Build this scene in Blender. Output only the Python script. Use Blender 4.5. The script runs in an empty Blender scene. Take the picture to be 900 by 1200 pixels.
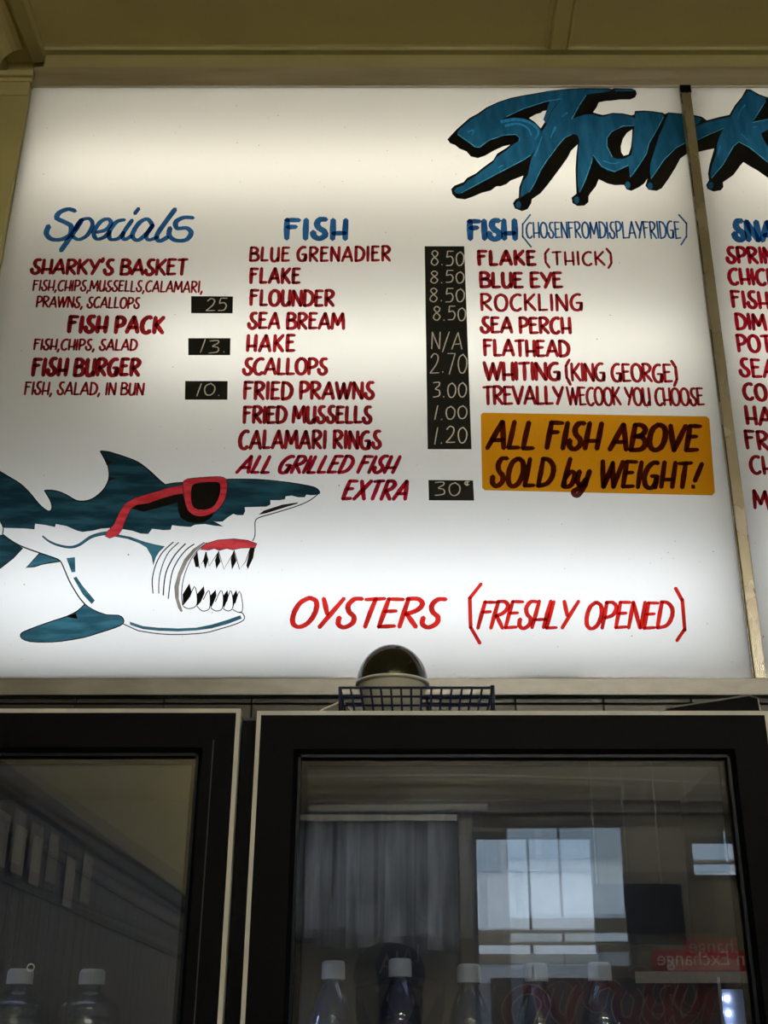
import bpy, bmesh, math, random
from math import sin, cos, pi, radians
from mathutils import Vector, Matrix
from mathutils.geometry import delaunay_2d_cdt

random.seed(7)
sc = bpy.context.scene
COL = sc.collection

# ---------------------------------------------------------------- camera
FPX = 1400.0; CX, CY = 478.0, 600.0
PITCH = math.atan(FPX / 3050.0)
CAMZ = 1.55
cam_d = bpy.data.cameras.new('camera'); cam = bpy.data.objects.new('camera', cam_d); COL.objects.link(cam)
cam_d.sensor_fit = 'VERTICAL'; cam_d.sensor_height = 36.0; cam_d.sensor_width = 27.0
cam_d.lens = FPX / 1200.0 * 36.0
cam_d.shift_x = -(CX - 450.0) / 1200.0
cam_d.clip_start = 0.02
cam.location = (0, 0, CAMZ); cam.rotation_euler = (pi / 2 + PITCH, 0, 0)
sc.camera = cam
sc.view_settings.view_transform = 'Standard'; sc.view_settings.look = 'None'
sc.view_settings.gamma = 1.0; sc.view_settings.exposure = 0.0
try:
    sc.view_settings.use_curve_mapping = False
except Exception: pass
sc.cycles.transparent_max_bounces = 32
sc.cycles.max_bounces = 10; sc.cycles.diffuse_bounces = 5; sc.cycles.glossy_bounces = 5
sc.cycles.use_denoising = True; sc.cycles.use_adaptive_sampling = False
sc.cycles.caustics_reflective = False; sc.cycles.caustics_refractive = False
sc.cycles.sample_clamp_indirect = 6.0

# ---------------------------------------------------------------- daylight
w = bpy.data.worlds.new('overcast_sky'); sc.world = w; w.use_nodes = True
bg = w.node_tree.nodes['Background']; bg.inputs[0].default_value = (0.78, 0.88, 1.0, 1); bg.inputs[1].default_value = 8.2
sd = bpy.data.lights.new('sun', 'SUN'); sd.energy = 21.0; sd.angle = radians(3); sd.color = (1, .97, .92)
so = bpy.data.objects.new('sun', sd); COL.objects.link(so); so.rotation_euler = (radians(42), 0, radians(-14))   # shines over the shop roof onto the street

# strengths of the lamps inside
TUBE = 9.4          # light box tubes
ROOM = 74.0           # ceiling batten lights behind the camera
LED = 45.0            # fridge strip

def pix(px, py, Y):
    """where the line of sight through a photo pixel meets the vertical plane at depth Y"""
    u = (px - CX) / FPX; v = (CY - py) / FPX
    dy = cos(PITCH) - v * sin(PITCH); dz = sin(PITCH) + v * cos(PITCH)
    t = Y / dy
    return Vector((u * t, Y, CAMZ + dz * t))

# ---------------------------------------------------------------- materials
MATS = {}
def lin(c):
    return tuple(((x / 255) / 12.92 if x / 255 <= .04045 else (((x / 255) + .055) / 1.055) ** 2.4) for x in c[:3])

class NT:
    def __init__(s, name):
        s.m = bpy.data.materials.new(name); s.m.use_nodes = True; s.t = s.m.node_tree; s.t.nodes.clear()
        s.out = s.n('ShaderNodeOutputMaterial')
    def n(s, kind, **kw):
        nd = s.t.nodes.new(kind)
        for k, v in kw.items():
            setattr(nd, k, v)
        return nd
    def l(s, a, b): s.t.links.new(a, b)
    def done(s, sock): s.l(sock, s.out.inputs[0]); return s.m

def noise(N, scale, stretch=(1, 1, 1), detail=4, rot=(0, 0, 0)):
    tc = N.n('ShaderNodeTexCoord'); mp = N.n('ShaderNodeMapping'); mp.inputs['Scale'].default_value = stretch
    mp.inputs['Rotation'].default_value = rot
    N.l(tc.outputs['Object'], mp.inputs[0]); nz = N.n('ShaderNodeTexNoise')
    nz.inputs['Scale'].default_value = scale; nz.inputs['Detail'].default_value = detail
    N.l(mp.outputs[0], nz.inputs['Vector']); return nz.outputs[0]

def ramp(N, src, stops):
    r = N.n('ShaderNodeValToRGB'); e = r.color_ramp.elements
    while len(e) < len(stops): e.new(.5)
    for k, (p, c) in enumerate(stops):
        e[k].position = p; e[k].color = (*c, 1)
    N.l(src, r.inputs[0]); return r.outputs[0]

def princ(name, c1, c2=None, rough=.6, metal=0, scale=8, stretch=(1, 1, 1), bump=0, spec=.5, lo=.35, hi=.65, rv=0, coat=0):
    if name in MATS: return MATS[name]
    N = NT(name); b = N.n('ShaderNodeBsdfPrincipled')
    b.inputs['Roughness'].default_value = rough; b.inputs['Metallic'].default_value = metal
    b.inputs['Specular IOR Level'].default_value = spec; b.inputs['Coat Weight'].default_value = coat
    nz = noise(N, scale, stretch)
    N.l(ramp(N, nz, [(lo, c1), (hi, c2 or c1)]), b.inputs['Base Color'])
    if rv:
        mr = N.n('ShaderNodeMapRange'); mr.inputs[3].default_value = rough - rv; mr.inputs[4].default_value = rough + rv
        N.l(nz, mr.inputs[0]); N.l(mr.outputs[0], b.inputs['Roughness'])
    if bump:
        bp = N.n('ShaderNodeBump'); bp.inputs['Strength'].default_value = bump; bp.inputs['Distance'].default_value = .002
        N.l(nz, bp.inputs['Height']); N.l(bp.outputs[0], b.inputs['Normal'])
    MATS[name] = N.done(b.outputs[0]); return MATS[name]

def emit(name, col, strength):
    N = NT(name); e = N.n('ShaderNodeEmission'); e.inputs[0].default_value = (*col, 1); e.inputs[1].default_value = strength
    return N.done(e.outputs[0])

def film(name, col, streak=None, tint=.9, rot=(0, 0, 0), st=(1, 1, 1), scale=30, dcol=None, lo=.42, hi=.62):
    """translucent sign-writing ink: lets the back light through in its own colour"""
    N = NT(name); tr = N.n('ShaderNodeBsdfTransparent'); df = N.n('ShaderNodeBsdfDiffuse'); mx = N.n('ShaderNodeMixShader')
    nz = noise(N, scale, st, 3, rot)
    c = ramp(N, nz, [(lo, col), (hi, streak or col)])
    N.l(c, tr.inputs[0])
    if dcol: df.inputs[0].default_value = (*dcol, 1)
    else: N.l(c, df.inputs[0])
    mx.inputs[0].default_value = 1 - tint
    N.l(tr.outputs[0], mx.inputs[1]); N.l(df.outputs[0], mx.inputs[2])
    return N.done(mx.outputs[0])

def glassy(name, tint=(1, 1, 1), f0=1.5, rough=0.0, body=0.0, bcol=(.5, .5, .5), gain=1.0):
    """thin clear sheet: see-through with a Fresnel mirror on top"""
    N = NT(name); tr = N.n('ShaderNodeBsdfTransparent'); tr.inputs[0].default_value = (*tint, 1)
    gl = N.n('ShaderNodeBsdfGlossy'); gl.inputs['Roughness'].default_value = rough
    fr = N.n('ShaderNodeFresnel'); fr.inputs[0].default_value = f0
    mu = N.n('ShaderNodeMath', operation='MULTIPLY'); mu.inputs[1].default_value = gain; mu.use_clamp = True
    N.l(fr.outputs[0], mu.inputs[0]); mx = N.n('ShaderNodeMixShader'); N.l(mu.outputs[0], mx.inputs[0])
    src = tr.outputs[0]
    if body:
        df = N.n('ShaderNodeBsdfTranslucent'); df.inputs[0].default_value = (*bcol, 1); dd = N.n('ShaderNodeBsdfDiffuse'); dd.inputs[0].default_value = (*bcol, 1)
        a = N.n('ShaderNodeMixShader'); a.inputs[0].default_value = .5; N.l(df.outputs[0], a.inputs[1]); N.l(dd.outputs[0], a.inputs[2])
        b = N.n('ShaderNodeMixShader'); b.inputs[0].default_value = body; N.l(tr.outputs[0], b.inputs[1]); N.l(a.outputs[0], b.inputs[2]); src = b.outputs[0]
    N.l(src, mx.inputs[1]); N.l(gl.outputs[0], mx.inputs[2]); return N.done(mx.outputs[0])

def acrylic():
    N = NT('opal_acrylic'); t = N.n('ShaderNodeBsdfTranslucent'); d = N.n('ShaderNodeBsdfDiffuse')
    spots = noise(N, 130, (1, 1, 1), 2)
    c = ramp(N, spots, [(.235, (.16, .13, .10)), (.262, (.84, .84, .84))])
    N.l(c, t.inputs[0]); N.l(c, d.inputs[0])
    a = N.n('ShaderNodeMixShader'); a.inputs[0].default_value = .32; N.l(t.outputs[0], a.inputs[1]); N.l(d.outputs[0], a.inputs[2])
    g = N.n('ShaderNodeBsdfGlossy'); g.inputs['Roughness'].default_value = .06
    f = N.n('ShaderNodeFresnel'); f.inputs[0].default_value = 1.35
    b = N.n('ShaderNodeMixShader'); N.l(f.outputs[0], b.inputs[0]); N.l(a.outputs[0], b.inputs[1]); N.l(g.outputs[0], b.inputs[2])
    return N.done(b.outputs[0])

olive = princ('olive_cream_paint', (.47, .42, .20), (.52, .47, .23), .5, scale=3, bump=.05)
olive_d = princ('ceiling_paint', (.70, .62, .33), (.74, .655, .35), .6, scale=2)
steel = princ('brushed_steel', (.46, .42, .35), (.58, .54, .46), .46, 1, 14, (.25, 3, 3), rv=.08, bump=.05)
steel_b = princ('worn_steel', (.24, .235, .225), (.34, .33, .315), .40, 1, 9, (1, 3, 3), rv=.12, bump=.08)
black = princ('black_plastic', (.0008, .001, .0028), (.0022, .0025, .0045), .55, scale=120, bump=.12, spec=.10)
black_in = princ('fridge_liner', (.024, .027, .042), (.034, .038, .056), .6, scale=5)
trimw = princ('cream_edge_strip', (.74, .74, .72), (.84, .84, .82), .4, scale=9)
white_in = princ('lightbox_white', (.72, .72, .70), None, .8)
tile_m = princ('charcoal_tile', (.032, .030, .027), (.055, .052, .046), .3, scale=7)
grout = princ('dark_grout', (.02, .019, .017), None, .9)
ACR = acrylic()

# ---------------------------------------------------------------- mesh helpers
def mk(name, verts, faces, mat=None, parent=None, mats=None, fm=None, smooth=False, label=None):
    me = bpy.data.meshes.new(name); me.from_pydata([tuple(v) for v in verts], [], faces); me.update()
    o = bpy.data.objects.new(name, me); COL.objects.link(o)
    if mats:
        for m in mats: me.materials.append(m)
        for p, k in zip(me.polygons, fm): p.material_index = k
    elif mat: me.materials.append(mat)
    if smooth:
        for p in me.polygons: p.use_smooth = True
    if parent: o.parent = parent; o.matrix_parent_inverse = Matrix.Translation(-parent.location)
    if label: o['label'] = label
    return o

class MB:
    def __init__(s): s.v = []; s.f = []; s.sm = []
    def add(s, v, f):
        k = len(s.v); s.v += [tuple(p) for p in v]; s.f += [tuple(i + k for i in q) for q in f]; return s
    def box(s, x0, x1, y0, y1, z0, z1):
        v = [(x, y, z) for z in (z0, z1) for y in (y0, y1) for x in (x0, x1)]
        return s.add(v, [(0, 2, 3, 1), (4, 5, 7, 6), (0, 1, 5, 4), (2, 6, 7, 3), (0, 4, 6, 2), (1, 3, 7, 5)])
    def prism(s, pts, axis, a, b):
        """closed outline pts (2D) pushed along an axis: 'x' uses (y,z), 'y' uses (x,z), 'z' uses (x,y)"""
        def P(p, t): return {'x': (t, p[0], p[1]), 'y': (p[0], t, p[1]), 'z': (p[0], p[1], t)}[axis]
        n = len(pts); v = [P(p, a) for p in pts] + [P(p, b) for p in pts]
        f = [tuple(range(n))[::-1], tuple(range(n, 2 * n))] + [(i, (i + 1) % n, n + (i + 1) % n, n + i) for i in range(n)]
        return s.add(v, f)
    def tube(s, pts, r, n=8):
        pts = [Vector(p) for p in pts]; v = []; m = len(pts)
        for i, p in enumerate(pts):
            d = (pts[min(i + 1, m - 1)] - pts[max(i - 1, 0)]).normalized()
            a = d.orthogonal().normalized() if abs(d.z) > .9 else d.cross(Vector((0, 0, 1))).normalized(); b = d.cross(a)
            rr = r[i] if isinstance(r, (list, tuple)) else r
            v += [p + (a * cos(2 * pi * k / n) + b * sin(2 * pi * k / n)) * rr for k in range(n)]
        f = [(i * n + k, i * n + (k + 1) % n, (i + 1) * n + (k + 1) % n, (i + 1) * n + k) for i in range(m - 1) for k in range(n)]
        f += [tuple(range(n))[::-1], tuple(range((m - 1) * n, m * n))]
        return s.add(v, f)
    def lathe(s, prof, c, n=32, lump=None):
        v = []
        for i, (r, z) in enumerate(prof):
            for k in range(n):
                a = 2 * pi * k / n; rr = r * (lump(i, k) if lump else 1)
                v.append((c[0] + rr * cos(a), c[1] + rr * sin(a), c[2] + z))
        f = [(i * n + k, i * n + (k + 1) % n, (i + 1) * n + (k + 1) % n, (i + 1) * n + k) for i in range(len(prof) - 1) for k in range(n)]
        return s.add(v, f)
    def build(s, name, mat, parent=None, smooth=False, label=None, bevel=0):
        o = mk(name, s.v, s.f, mat, parent, smooth=smooth, label=label)
        if bevel:
            b = o.modifiers.new('bevel', 'BEVEL'); b.width = bevel; b.segments = 2; b.limit_method = 'ANGLE'
        return o

def empty(name, loc, label, cat, group=None):
    o = bpy.data.objects.new(name, None); COL.objects.link(o); o.location = loc; o.empty_display_size = .05
    o['label'] = label; o['category'] = cat
    if group: o['group'] = group
    return o
def tag(o, label, cat, group=None):
    o['label'] = label; o['category'] = cat
    if group: o['group'] = group
    return o
def struct(o): o['kind'] = 'structure'; return o

# ================================================================= ROOM
XL, XR, YB, YF, ZC = -1.05, 2.6, 2.36, -5.0, 3.935
SP = 2.20            # plane of the menu panels
FD = 1.65            # plane of the fridge doors

struct(MB().box(XL - .2, XR + .2, YF - .2, YB + .1, -.12, 0).build('floor', princ('floor_vinyl', (.42, .40, .36), (.52, .50, .45), .45, scale=4)))
struct(MB().box(XL - .2, XR + .2, YF - .2, YB + .1, ZC, ZC + .1).build('ceiling', olive_d))
wl = struct(MB().box(XL - .15, XL, YF, YB + .1, 0, ZC).build('wall_left', olive))
struct(MB().box(XR, XR + .15, YF, YB + .1, 0, ZC).build('wall_right', princ('cream_wall', (.60, .57, .45), (.66, .63, .50), .6, scale=3)))
struct(MB().box(XL, XR, YB, YB + .1, 2.172, ZC).build('wall_back', olive))
wb = struct(MB().box(XL, XR, SP + .012, YB + .1, 0, 2.172).build('wall_back', olive))
struct(MB().box(XL, -.914, SP - .005, YB, 2.172, 3.70).build('trim_12', olive))
# charcoal tiles on the wall below the light box
TW = .166; x = pix(89, 822, SP).x - 6 * TW; k = 0; tme = None
while x < XR - .02:
    for (z0, z1) in ((2.1635, 2.1725), (1.999, 2.160)):
        xa, xb = max(x + .0015, XL + .002), min(x + TW - .0015, XR)
        if xb - xa < .02: continue
        o = MB().box(xa, xb, SP + .001, SP + .0125, z0, z1).build('tile', tile_m, wb, bevel=.001)
    x += TW
MB().box(XL, XR, SP + .006, SP + .0125, 1.6, 2.1725).build('grout', grout, wb)

# cornice along the back, stepped; battens on the ceiling
cor = [(2.36, ZC), (2.36, 3.70), (2.321, 3.74), (2.321, 3.918), (2.325, 3.921), (2.325, 3.9235), (2.308, 3.9235), (2.306, 3.932), (2.302, ZC)]
struct(MB().prism(cor[::-1], 'x', -.94, XR).build('trim_1', olive))
def batten(xc, wd, name, y1=2.303):
    h = wd / 2
    pr = [(-h, 0), (-h + .003, -.007), (-h + .010, -.011), (-h + .013, -.006), (-h + .018, -.015), (h - .018, -.015), (h - .013, -.006), (h - .010, -.011), (h - .003, -.007), (h, 0)]
    return struct(MB().prism([(xc + a, ZC + c) for a, c in pr], 'y', YF, y1).build(name, olive_d))
batten(.387, .072, 'trim_2'); batten(1.75, .072, 'trim_3')
# flat strip and cove on the left side
struct(MB().prism([(-.985, ZC), (-.985, ZC - .018), (-.975, ZC - .024), (-.945, ZC - .020), (-.940, ZC - .012), (-.940, ZC)], 'y', YF, 2.34).build('trim_4', olive))
cv = [(XL, ZC), (XL, ZC - .115), (XL + .006, ZC - .115), (XL + .009, ZC - .095), (XL + .004, ZC - .088)] + [(XL + .006 + .052 * (1 - cos(a)), ZC - .080 + .062 * sin(a)) for a in [i * pi / 12 for i in range(7)]] + [(-.992, ZC - .012), (-.985, ZC)]
struct(MB().prism(cv, 'y', YF, SP + .1).build('trim_5', olive_d))
# small capital and bands on the corner pilaster
b = MB(); b.box(XL + .004, -.905, SP - .02, SP - .004, 3.712, 3.728); b.box(XL + .004, -.909, SP - .012, SP - .004, 3.700, 3.712)
struct(b.build('trim_6', olive, bevel=.002))
b = MB(); b.box(XL + .0, -.914, SP - .009, SP - .004, 2.18, 3.625); b.box(XL, -.914, SP - .009, SP - .004, 3.66, 3.70)
struct(b.build('trim_7', olive, bevel=.002))

# left wall cladding below a rail (seen in the fridge glass)
bm_ = princ('grey_board_paint', (.17, .17, .18), (.24, .24, .25), .5, scale=5, stretch=(1, 1, .2))
me0 = None; y = YF + .01; n = 0
while y < 1.55:
    if me0 is None:
        o = MB().box(XL, XL + .012, 0, .093, .1, 2.17).build('board', bm_, wl); me0 = o.data; o.location.y = y
    else:
        o = bpy.data.objects.new('board', me0); COL.objects.link(o); o.parent = wl; o.location.y = y
    y += .1
MB().box(XL, XL + .035, YF, 1.6, 2.172, 2.235).build('rail', princ('dark_timber_rail', (.05, .045, .035), (.08, .07, .055), .5), wl, bevel=.004)
MB().box(XL, XL + .022, YF, 1.6, 1.965, 1.985).build('rail', MATS['dark_timber_rail'], wl)
MB().box(XL, XL + .022, YF, 1.6, 2.085, 2.095).build('rail', MATS['dark_timber_rail'], wl)
paper = princ('notice_paper', (.7, .72, .76), (.85, .86, .88), .7)
for i, (yy, zz, hw, hh) in enumerate([(.25, 2.06, .045, .065), (.10, 2.055, .05, .06), (-.06, 2.05, .045, .065), (-.42, 2.04, .05, .07)]):
    tag(MB().box(XL + .0221, XL + .024, yy - hw, yy + hw, zz - hh, zz + hh).build('paper_notice', paper),
        ['white paper notice nearest the fridge, mirrored at the left edge of the glass', 'second white paper notice in the row pinned to the grey boards',
         'third white paper notice in the row pinned to the grey boards', 'last white paper notice, set apart from the others on the grey boards'][i], 'notice', 'paper notices on the boarded wall')

# ---- shop front behind the camera
VY = 2 * 1.672 - YF           # how deep the front wall lies in the fridge glass
WX0, WX1, WZ0, WZ1 = .43, 1.285, .95, 2.97
qa = pix(803, 980, VY); qb = pix(872, 1032, VY); VX0, VX1, VZ0, VZ1 = qa.x, qb.x + .02, qb.z, qa.z
CX0, CX1, CZ0, CZ1 = -.88, .33, 2.25, 3.03
b = MB()
b.box(XL, CX0, YF - .15, YF, 0, ZC); b.box(CX0, CX1, YF - .15, YF, 0, CZ0); b.box(CX0, CX1, YF - .15, YF, CZ1, ZC)
b.box(CX1, WX0, YF - .15, YF, 0, ZC); b.box(WX0, WX1, YF - .15, YF, 0, WZ0); b.box(WX0, WX1, YF - .15, YF, WZ1, ZC)
b.box(WX1, VX0, YF - .15, YF, 0, ZC); b.box(VX1, XR, YF - .15, YF, 0, ZC); b.box(VX0, VX1, YF - .15, YF, 0, VZ0); b.box(VX0, VX1, YF - .15, YF, VZ1, ZC)
struct(b.build('wall_front', princ('front_wall_paint', (.20, .195, .17), (.25, .245, .215), .6, scale=2)))
pane = glassy('window_glass', (.93, .95, .96), 1.45)
wh = princ('white_window_paint', (.6, .62, .65), (.7, .72, .74), .4)
def window(name, x0, x1, z0, z1, bars_x, bars_z):
    b = MB(); t = .035
    b.box(x0, x0 + t, YF - .1, YF + .012, z0, z1); b.box(x1 - t, x1, YF - .1, YF + .012, z0, z1)
    b.box(x0 + t, x1 - t, YF - .1, YF + .012, z0, z0 + t); b.box(x0 + t, x1 - t, YF - .1, YF + .012, z1 - t, z1)
    f = struct(b.build(name, princ('dark_window_frame', (.05, .05, .05), (.07, .07, .07), .5)))
    for bx in bars_x: MB().box(bx - .008, bx + .008, YF - .07, YF - .03, z0 + t, z1 - t).build('glazing_bar', MATS['dark_window_frame'], f)
    for bz, h in bars_z: MB().box(x0 + t, x1 - t, YF - .075, YF + .0, bz - h, bz + h).build('transom', wh, f)
    MB().box(x0 + t, x1 - t, YF - .052, YF - .048, z0 + t, z1 - t).build('window_pane', pane, f)
    return f
win1 = window('window_1', WX0, WX1, WZ0, WZ1, (.82,), ((2.29, .045), (2.155, .030)))
win2 = window('window_2', CX0, CX1, CZ0, CZ1, (-.3,), ((2.62, .012),))
struct(MB().box(XL, XR, YF + .001, YF + .12, 3.08, 3.20).build('trim_8', princ('beam_grey', (.09, .09, .09), (.13, .13, .13), .5)))
struct(MB().box(.345, .425, YF + .0, YF + .07, .0, 3.08).build('trim_9', princ('post_brown', (.13, .115, .08), (.16, .14, .10), .5)))
for k, (z, c) in enumerate([(3.28, 0), (3.42, 1)]):
    struct(MB().tube([(XL, YF + .3 + .1 * k, z), (0.4, YF + .3 + .1 * k, z + .01), (1.5, YF + .3 + .1 * k, z - .02), (XR, YF + .3 + .1 * k, z - .07)], .012, 8).build('trim_%d' % (10 + k), princ('pipe_grey', (.35, .36, .38), None, .4)))
bright_open = window('bright_opening', VX0, VX1, VZ0, VZ1, (), (((VZ0 + VZ1) / 2 - .02, .010),))  # opening put in for its brightness, in place of pale boxes
# vertical slat blind: each slat a part
bl = empty('vertical_blind', (-.27, YF + .12, 3.05), 'grey translucent vertical blind hanging across the shop window, mirrored in the right fridge door', 'blind')
Nn = NT('blind_fabric'); t1 = Nn.n('ShaderNodeBsdfTranslucent'); t2 = Nn.n('ShaderNodeBsdfDiffuse'); mx = Nn.n('ShaderNodeMixShader')
cc = ramp(Nn, noise(Nn, 3, (4.5, 1, .5)), [(.38, (.20, .215, .25)), (.60, (.55, .58, .64))]); Nn.l(cc, t1.inputs[0]); Nn.l(cc, t2.inputs[0])
mx.inputs[0].default_value = .5; Nn.l(t1.outputs[0], mx.inputs[1]); Nn.l(t2.outputs[0], mx.inputs[2]); blm = Nn.done(mx.outputs[0])
blms = [blm]
for k_, g_ in ((1, .55), (2, 1.35)):
    m_ = blm.copy(); m_.name = 'blind_fabric_%d' % k_; blms.append(m_)
    for n_ in m_.node_tree.nodes:
        if n_.type == 'VALTORGB':
            for e_ in n_.color_ramp.elements: e_.color = [min(.85, c_ * g_) for c_ in e_.color[:3]] + [1]
MB().box(-.88, .33, YF + .09, YF + .15, 3.02, 3.06).build('head_rail', wh, bl)
for i in range(13):
    xx = -.83 + i * .092; a = radians(random.choice((1, -1)) * random.uniform(5, 28)); h = .054; zb = 2.20 + random.uniform(-.02, .03) + (.06 if i < 3 else 0)
    vs = []; dx, dy_ = h * cos(a), h * sin(a)
    for (z, s_) in ((3.02, .92), (zb, 1.06)):
        for t_, yo in ((-1, 0), (-.33, .008), (.33, .008), (1, 0)):
            vs.append((xx + t_ * dx * s_ + (.01 * random.uniform(-1, 1) if z < 3 else 0), YF + .12 + t_ * dy_ + yo, z))
    fs = [(0, 4, 5, 1), (1, 5, 6, 2), (2, 6, 7, 3)]
    mk('slat', vs, fs, blms[i * 7 % 3], bl)
# hanging dark screen
scn = empty('hanging_screen', (1.58, YF + .5, 2.2), 'dark flat screen hanging on two rods before the shop window', 'screen')
q0 = pix(694, 1036, 2 * 1.672 - YF - .5); q1 = pix(804, 1108, 2 * 1.672 - YF - .5)
MB().box(q0.x, q1.x, YF + .47, YF + .52, q1.z, q0.z).build('screen_panel', princ('screen_black', (.010, .012, .018), None, .35), scn, bevel=.004)
for xx in (q0.x + .03, q1.x - .12): MB().tube([(xx, YF + .49, q0.z), (xx, YF + .49, ZC)], .006, 8).build('rod', MATS['pipe_grey'], scn)
whb = princ('white_unit', (.8, .82, .86), None, .4)
for (xa, xb, za, zb_) in ((1.30, 1.66, 2.245, 2.32),):
    struct(MB().box(xa, xb, YF + .001, YF + .03, za, zb_).build('trim_13', whb, bevel=.003))

# ---- street outside: ground and the building over the road
st = MB().box(-14, 14, -14, YF - .2, -.15, 0).build('street', princ('asphalt', (.10, .10, .11), (.15, .15, .16), .9, scale=20)); struct(st)
bd = empty('street_building', (1, -14, 0), 'pale boxy building with blue grey panels across the street', 'building')
pb = princ('facade_white', (.60, .62, .64), (.68, .70, .72), .7, scale=1); pg = princ('facade_blue_grey', (.30, .36, .41), (.36, .42, .47), .5, scale=1)
pk = princ('facade_dark', (.10, .11, .13), (.14, .15, .17), .6, scale=1)
MB().box(-9, 11, -16, -14, 0, 7.5).build('facade_wall', pb, bd)
for r, (z0, z1) in enumerate([(3.2, 3.85), (3.95, 4.5), (4.7, 5.1), (5.3, 6.2)]):
    for i in range(12):
        xa = -8.5 + i * 1.6 + (.3 if r % 2 else 0)
        MB().box(xa, xa + 1.5, -14, -13.94, z0, z1).build('facade_panel', pb if r == 0 else pg if r == 1 else [pg, pg, pb, pk][(r * 3 + i * 5 + i // 3) % 4], bd)
MB().box(-9, 11, -14, -12.6, 2.75, 2.95).build('awning', pb, bd)
for i in range(7): MB().box(-8 + i * 2.7, -6.1 + i * 2.7, -14.0, -13.95, .3, 2.5).build('shop_window', pk, bd)

# ---- ceiling lamps of the shop (behind the camera)
lampm = emit('lamp_white', (1, .955, .87), ROOM)
ZL = ZC - .35
for i, (lx, ly, l) in enumerate([(.1, -2.5, 'left of the two tube lights hanging nearer the counter'), (1.6, -2.5, 'right of the two tube lights hanging nearer the counter'),
                              (.1, -4.1, 'left of the two tube lights hanging nearer the shop window'), (1.6, -4.1, 'right of the two tube lights hanging nearer the shop window')]):
    lt = empty('ceiling_light', (lx, ly, ZL), l, 'light', 'hanging tube lights')
    MB().box(lx - .6, lx + .6, ly - .03, ly + .03, ZL - .02, ZL + .02).build('housing', whb, lt, bevel=.004)
    for s_ in (-.045, .045): MB().tube([(lx - .57, ly + s_, ZL), (lx + .57, ly + s_, ZL)], .014, 12).build('lamp_tube', lampm, lt, smooth=True)
    for s_ in (-.585, .585): MB().box(lx + s_ - .012, lx + s_ + .012, ly - .062, ly + .062, ZL - .02, ZL + .02).build('lamp_holder', whb, lt)
    for s_ in (-.4, .4): MB().tube([(lx + s_, ly, ZL + .02), (lx + s_, ly, ZC)], .004, 8).build('hanging_rod', whb, lt)

# ================================================================= MENU LIGHT BOX
MXL = -.9075; MU0, MU1 = .656, .681; MXR = 2.45
sign = empty('menu_lightbox', (0, SP, 2.173), 'long backlit white menu board with hand painted red and blue lettering above the fridge', 'menu board')
b = MB()   # white tray behind the panels
b.box(MXL, MXR, SP + .145, SP + .15, 2.18, 3.70); b.box(MXL, MXR, SP + .004, SP + .15, 3.695, 3.70); b.box(MXL, MXR, SP + .004, SP + .15, 2.176, 2.181)
b.box(MXL - .004, MXL, SP + .004, SP + .15, 2.18, 3.70); b.box(MXR, MXR + .004, SP, SP + .15, 2.18, 3.70)
b.build('light_tray', white_in, sign)
b = MB(); ze = pix(478, 784, SP + .015).z; b.box(MXL, MXR, SP + .015, SP + .018, 2.18, ze); b.box(MXL, MXL + .018, SP + .015, SP + .018, ze, 3.69); b.box(MU0 - .012, MU1 + .012, SP + .015, SP + .018, ze, 3.69)
b.build('tray_lip', princ('brown_lip', (.20, .17, .12), None, .7), sign)
for (xa, xb, l) in ((MXL, MU0 + .010, 'large white panel left of the upright'), (MU1 - .010, MXR, 'white panel right of the upright')):
    mk('menu_panel', [(xa, SP, 2.18), (xb, SP, 2.18), (xb, SP, 3.70), (xa, SP, 3.70)], [(0, 1, 2, 3)], ACR, sign, label=l)
ztube = [pix(478, 196, SP).z, pix(478, 402, SP).z, pix(478, 693, SP).z]
tcol = [(1, .93, .77), (1, .975, .86), (.88, .94, 1.0)]
for i, z in enumerate(ztube):
    m = emit('tube_%d' % i, tcol[i], TUBE * (.95, .95, 1.12)[i])
    for (xa, xb) in (((-.86, -.60, -.86)[i], .60), (.76, 2.1)):
        MB().tube([(xa, SP + .125, z), (xb, SP + .125, z)], .013, 12).build('fluorescent_tube', m, sign, smooth=True)
# metal frame
MB().box(-.912, XR, SP - .006, SP + .01, pix(478, 101, SP - .006).z, pix(478, 78, SP - .006).z).build('top_bar', steel, sign, bevel=.0015)
zb0, zb1 = pix(478, 814.5, SP - .015).z, pix(478, 794.5, SP - .015).z
MB().box(XL + .002, XR, SP - .015, SP + .0, zb0, zb1).build('bottom_bar', steel_b, sign, bevel=.0012)
b = MB(); b.box(MU0 + .002, MU1 - .001, SP - .012, SP - .001, zb1, 3.685)
b.box(MU0 - .001, MU0 + .0018, SP - .007, SP - .001, zb1, 3.685)
b.build('upright', princ('polished_upright', (.34, .31, .26), (.44, .41, .36), .27, 1, 9, (1, 3, .6), rv=.06), sign, bevel=.001)
MB().box(MU0 - .001, MU1, SP - .0135, SP - .0115, 3.664, 3.686).build('upright_cap', black, sign)

# ---------------------------------------------------------------- brush lettering
def cr(pts, n=5):
    """smooth a polyline (Catmull-Rom)"""
    if len(pts) < 3: return pts
    P = [pts[0]] + list(pts) + [pts[-1]]; out = []
    for i in range(1, len(P) - 2):
        p0, p1, p2, p3 = P[i - 1], P[i], P[i + 1], P[i + 2]
        for k in range(n):
            t = k / n
            out.append(tuple(.5 * ((2 * p1[j]) + (-p0[j] + p2[j]) * t + (2 * p0[j] - 5 * p1[j] + 4 * p2[j] - p3[j]) * t * t + (-p0[j] + 3 * p1[j] - 3 * p2[j] + p3[j]) * t ** 3) for j in (0, 1)))
    out.append(pts[-1]); return out

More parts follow.
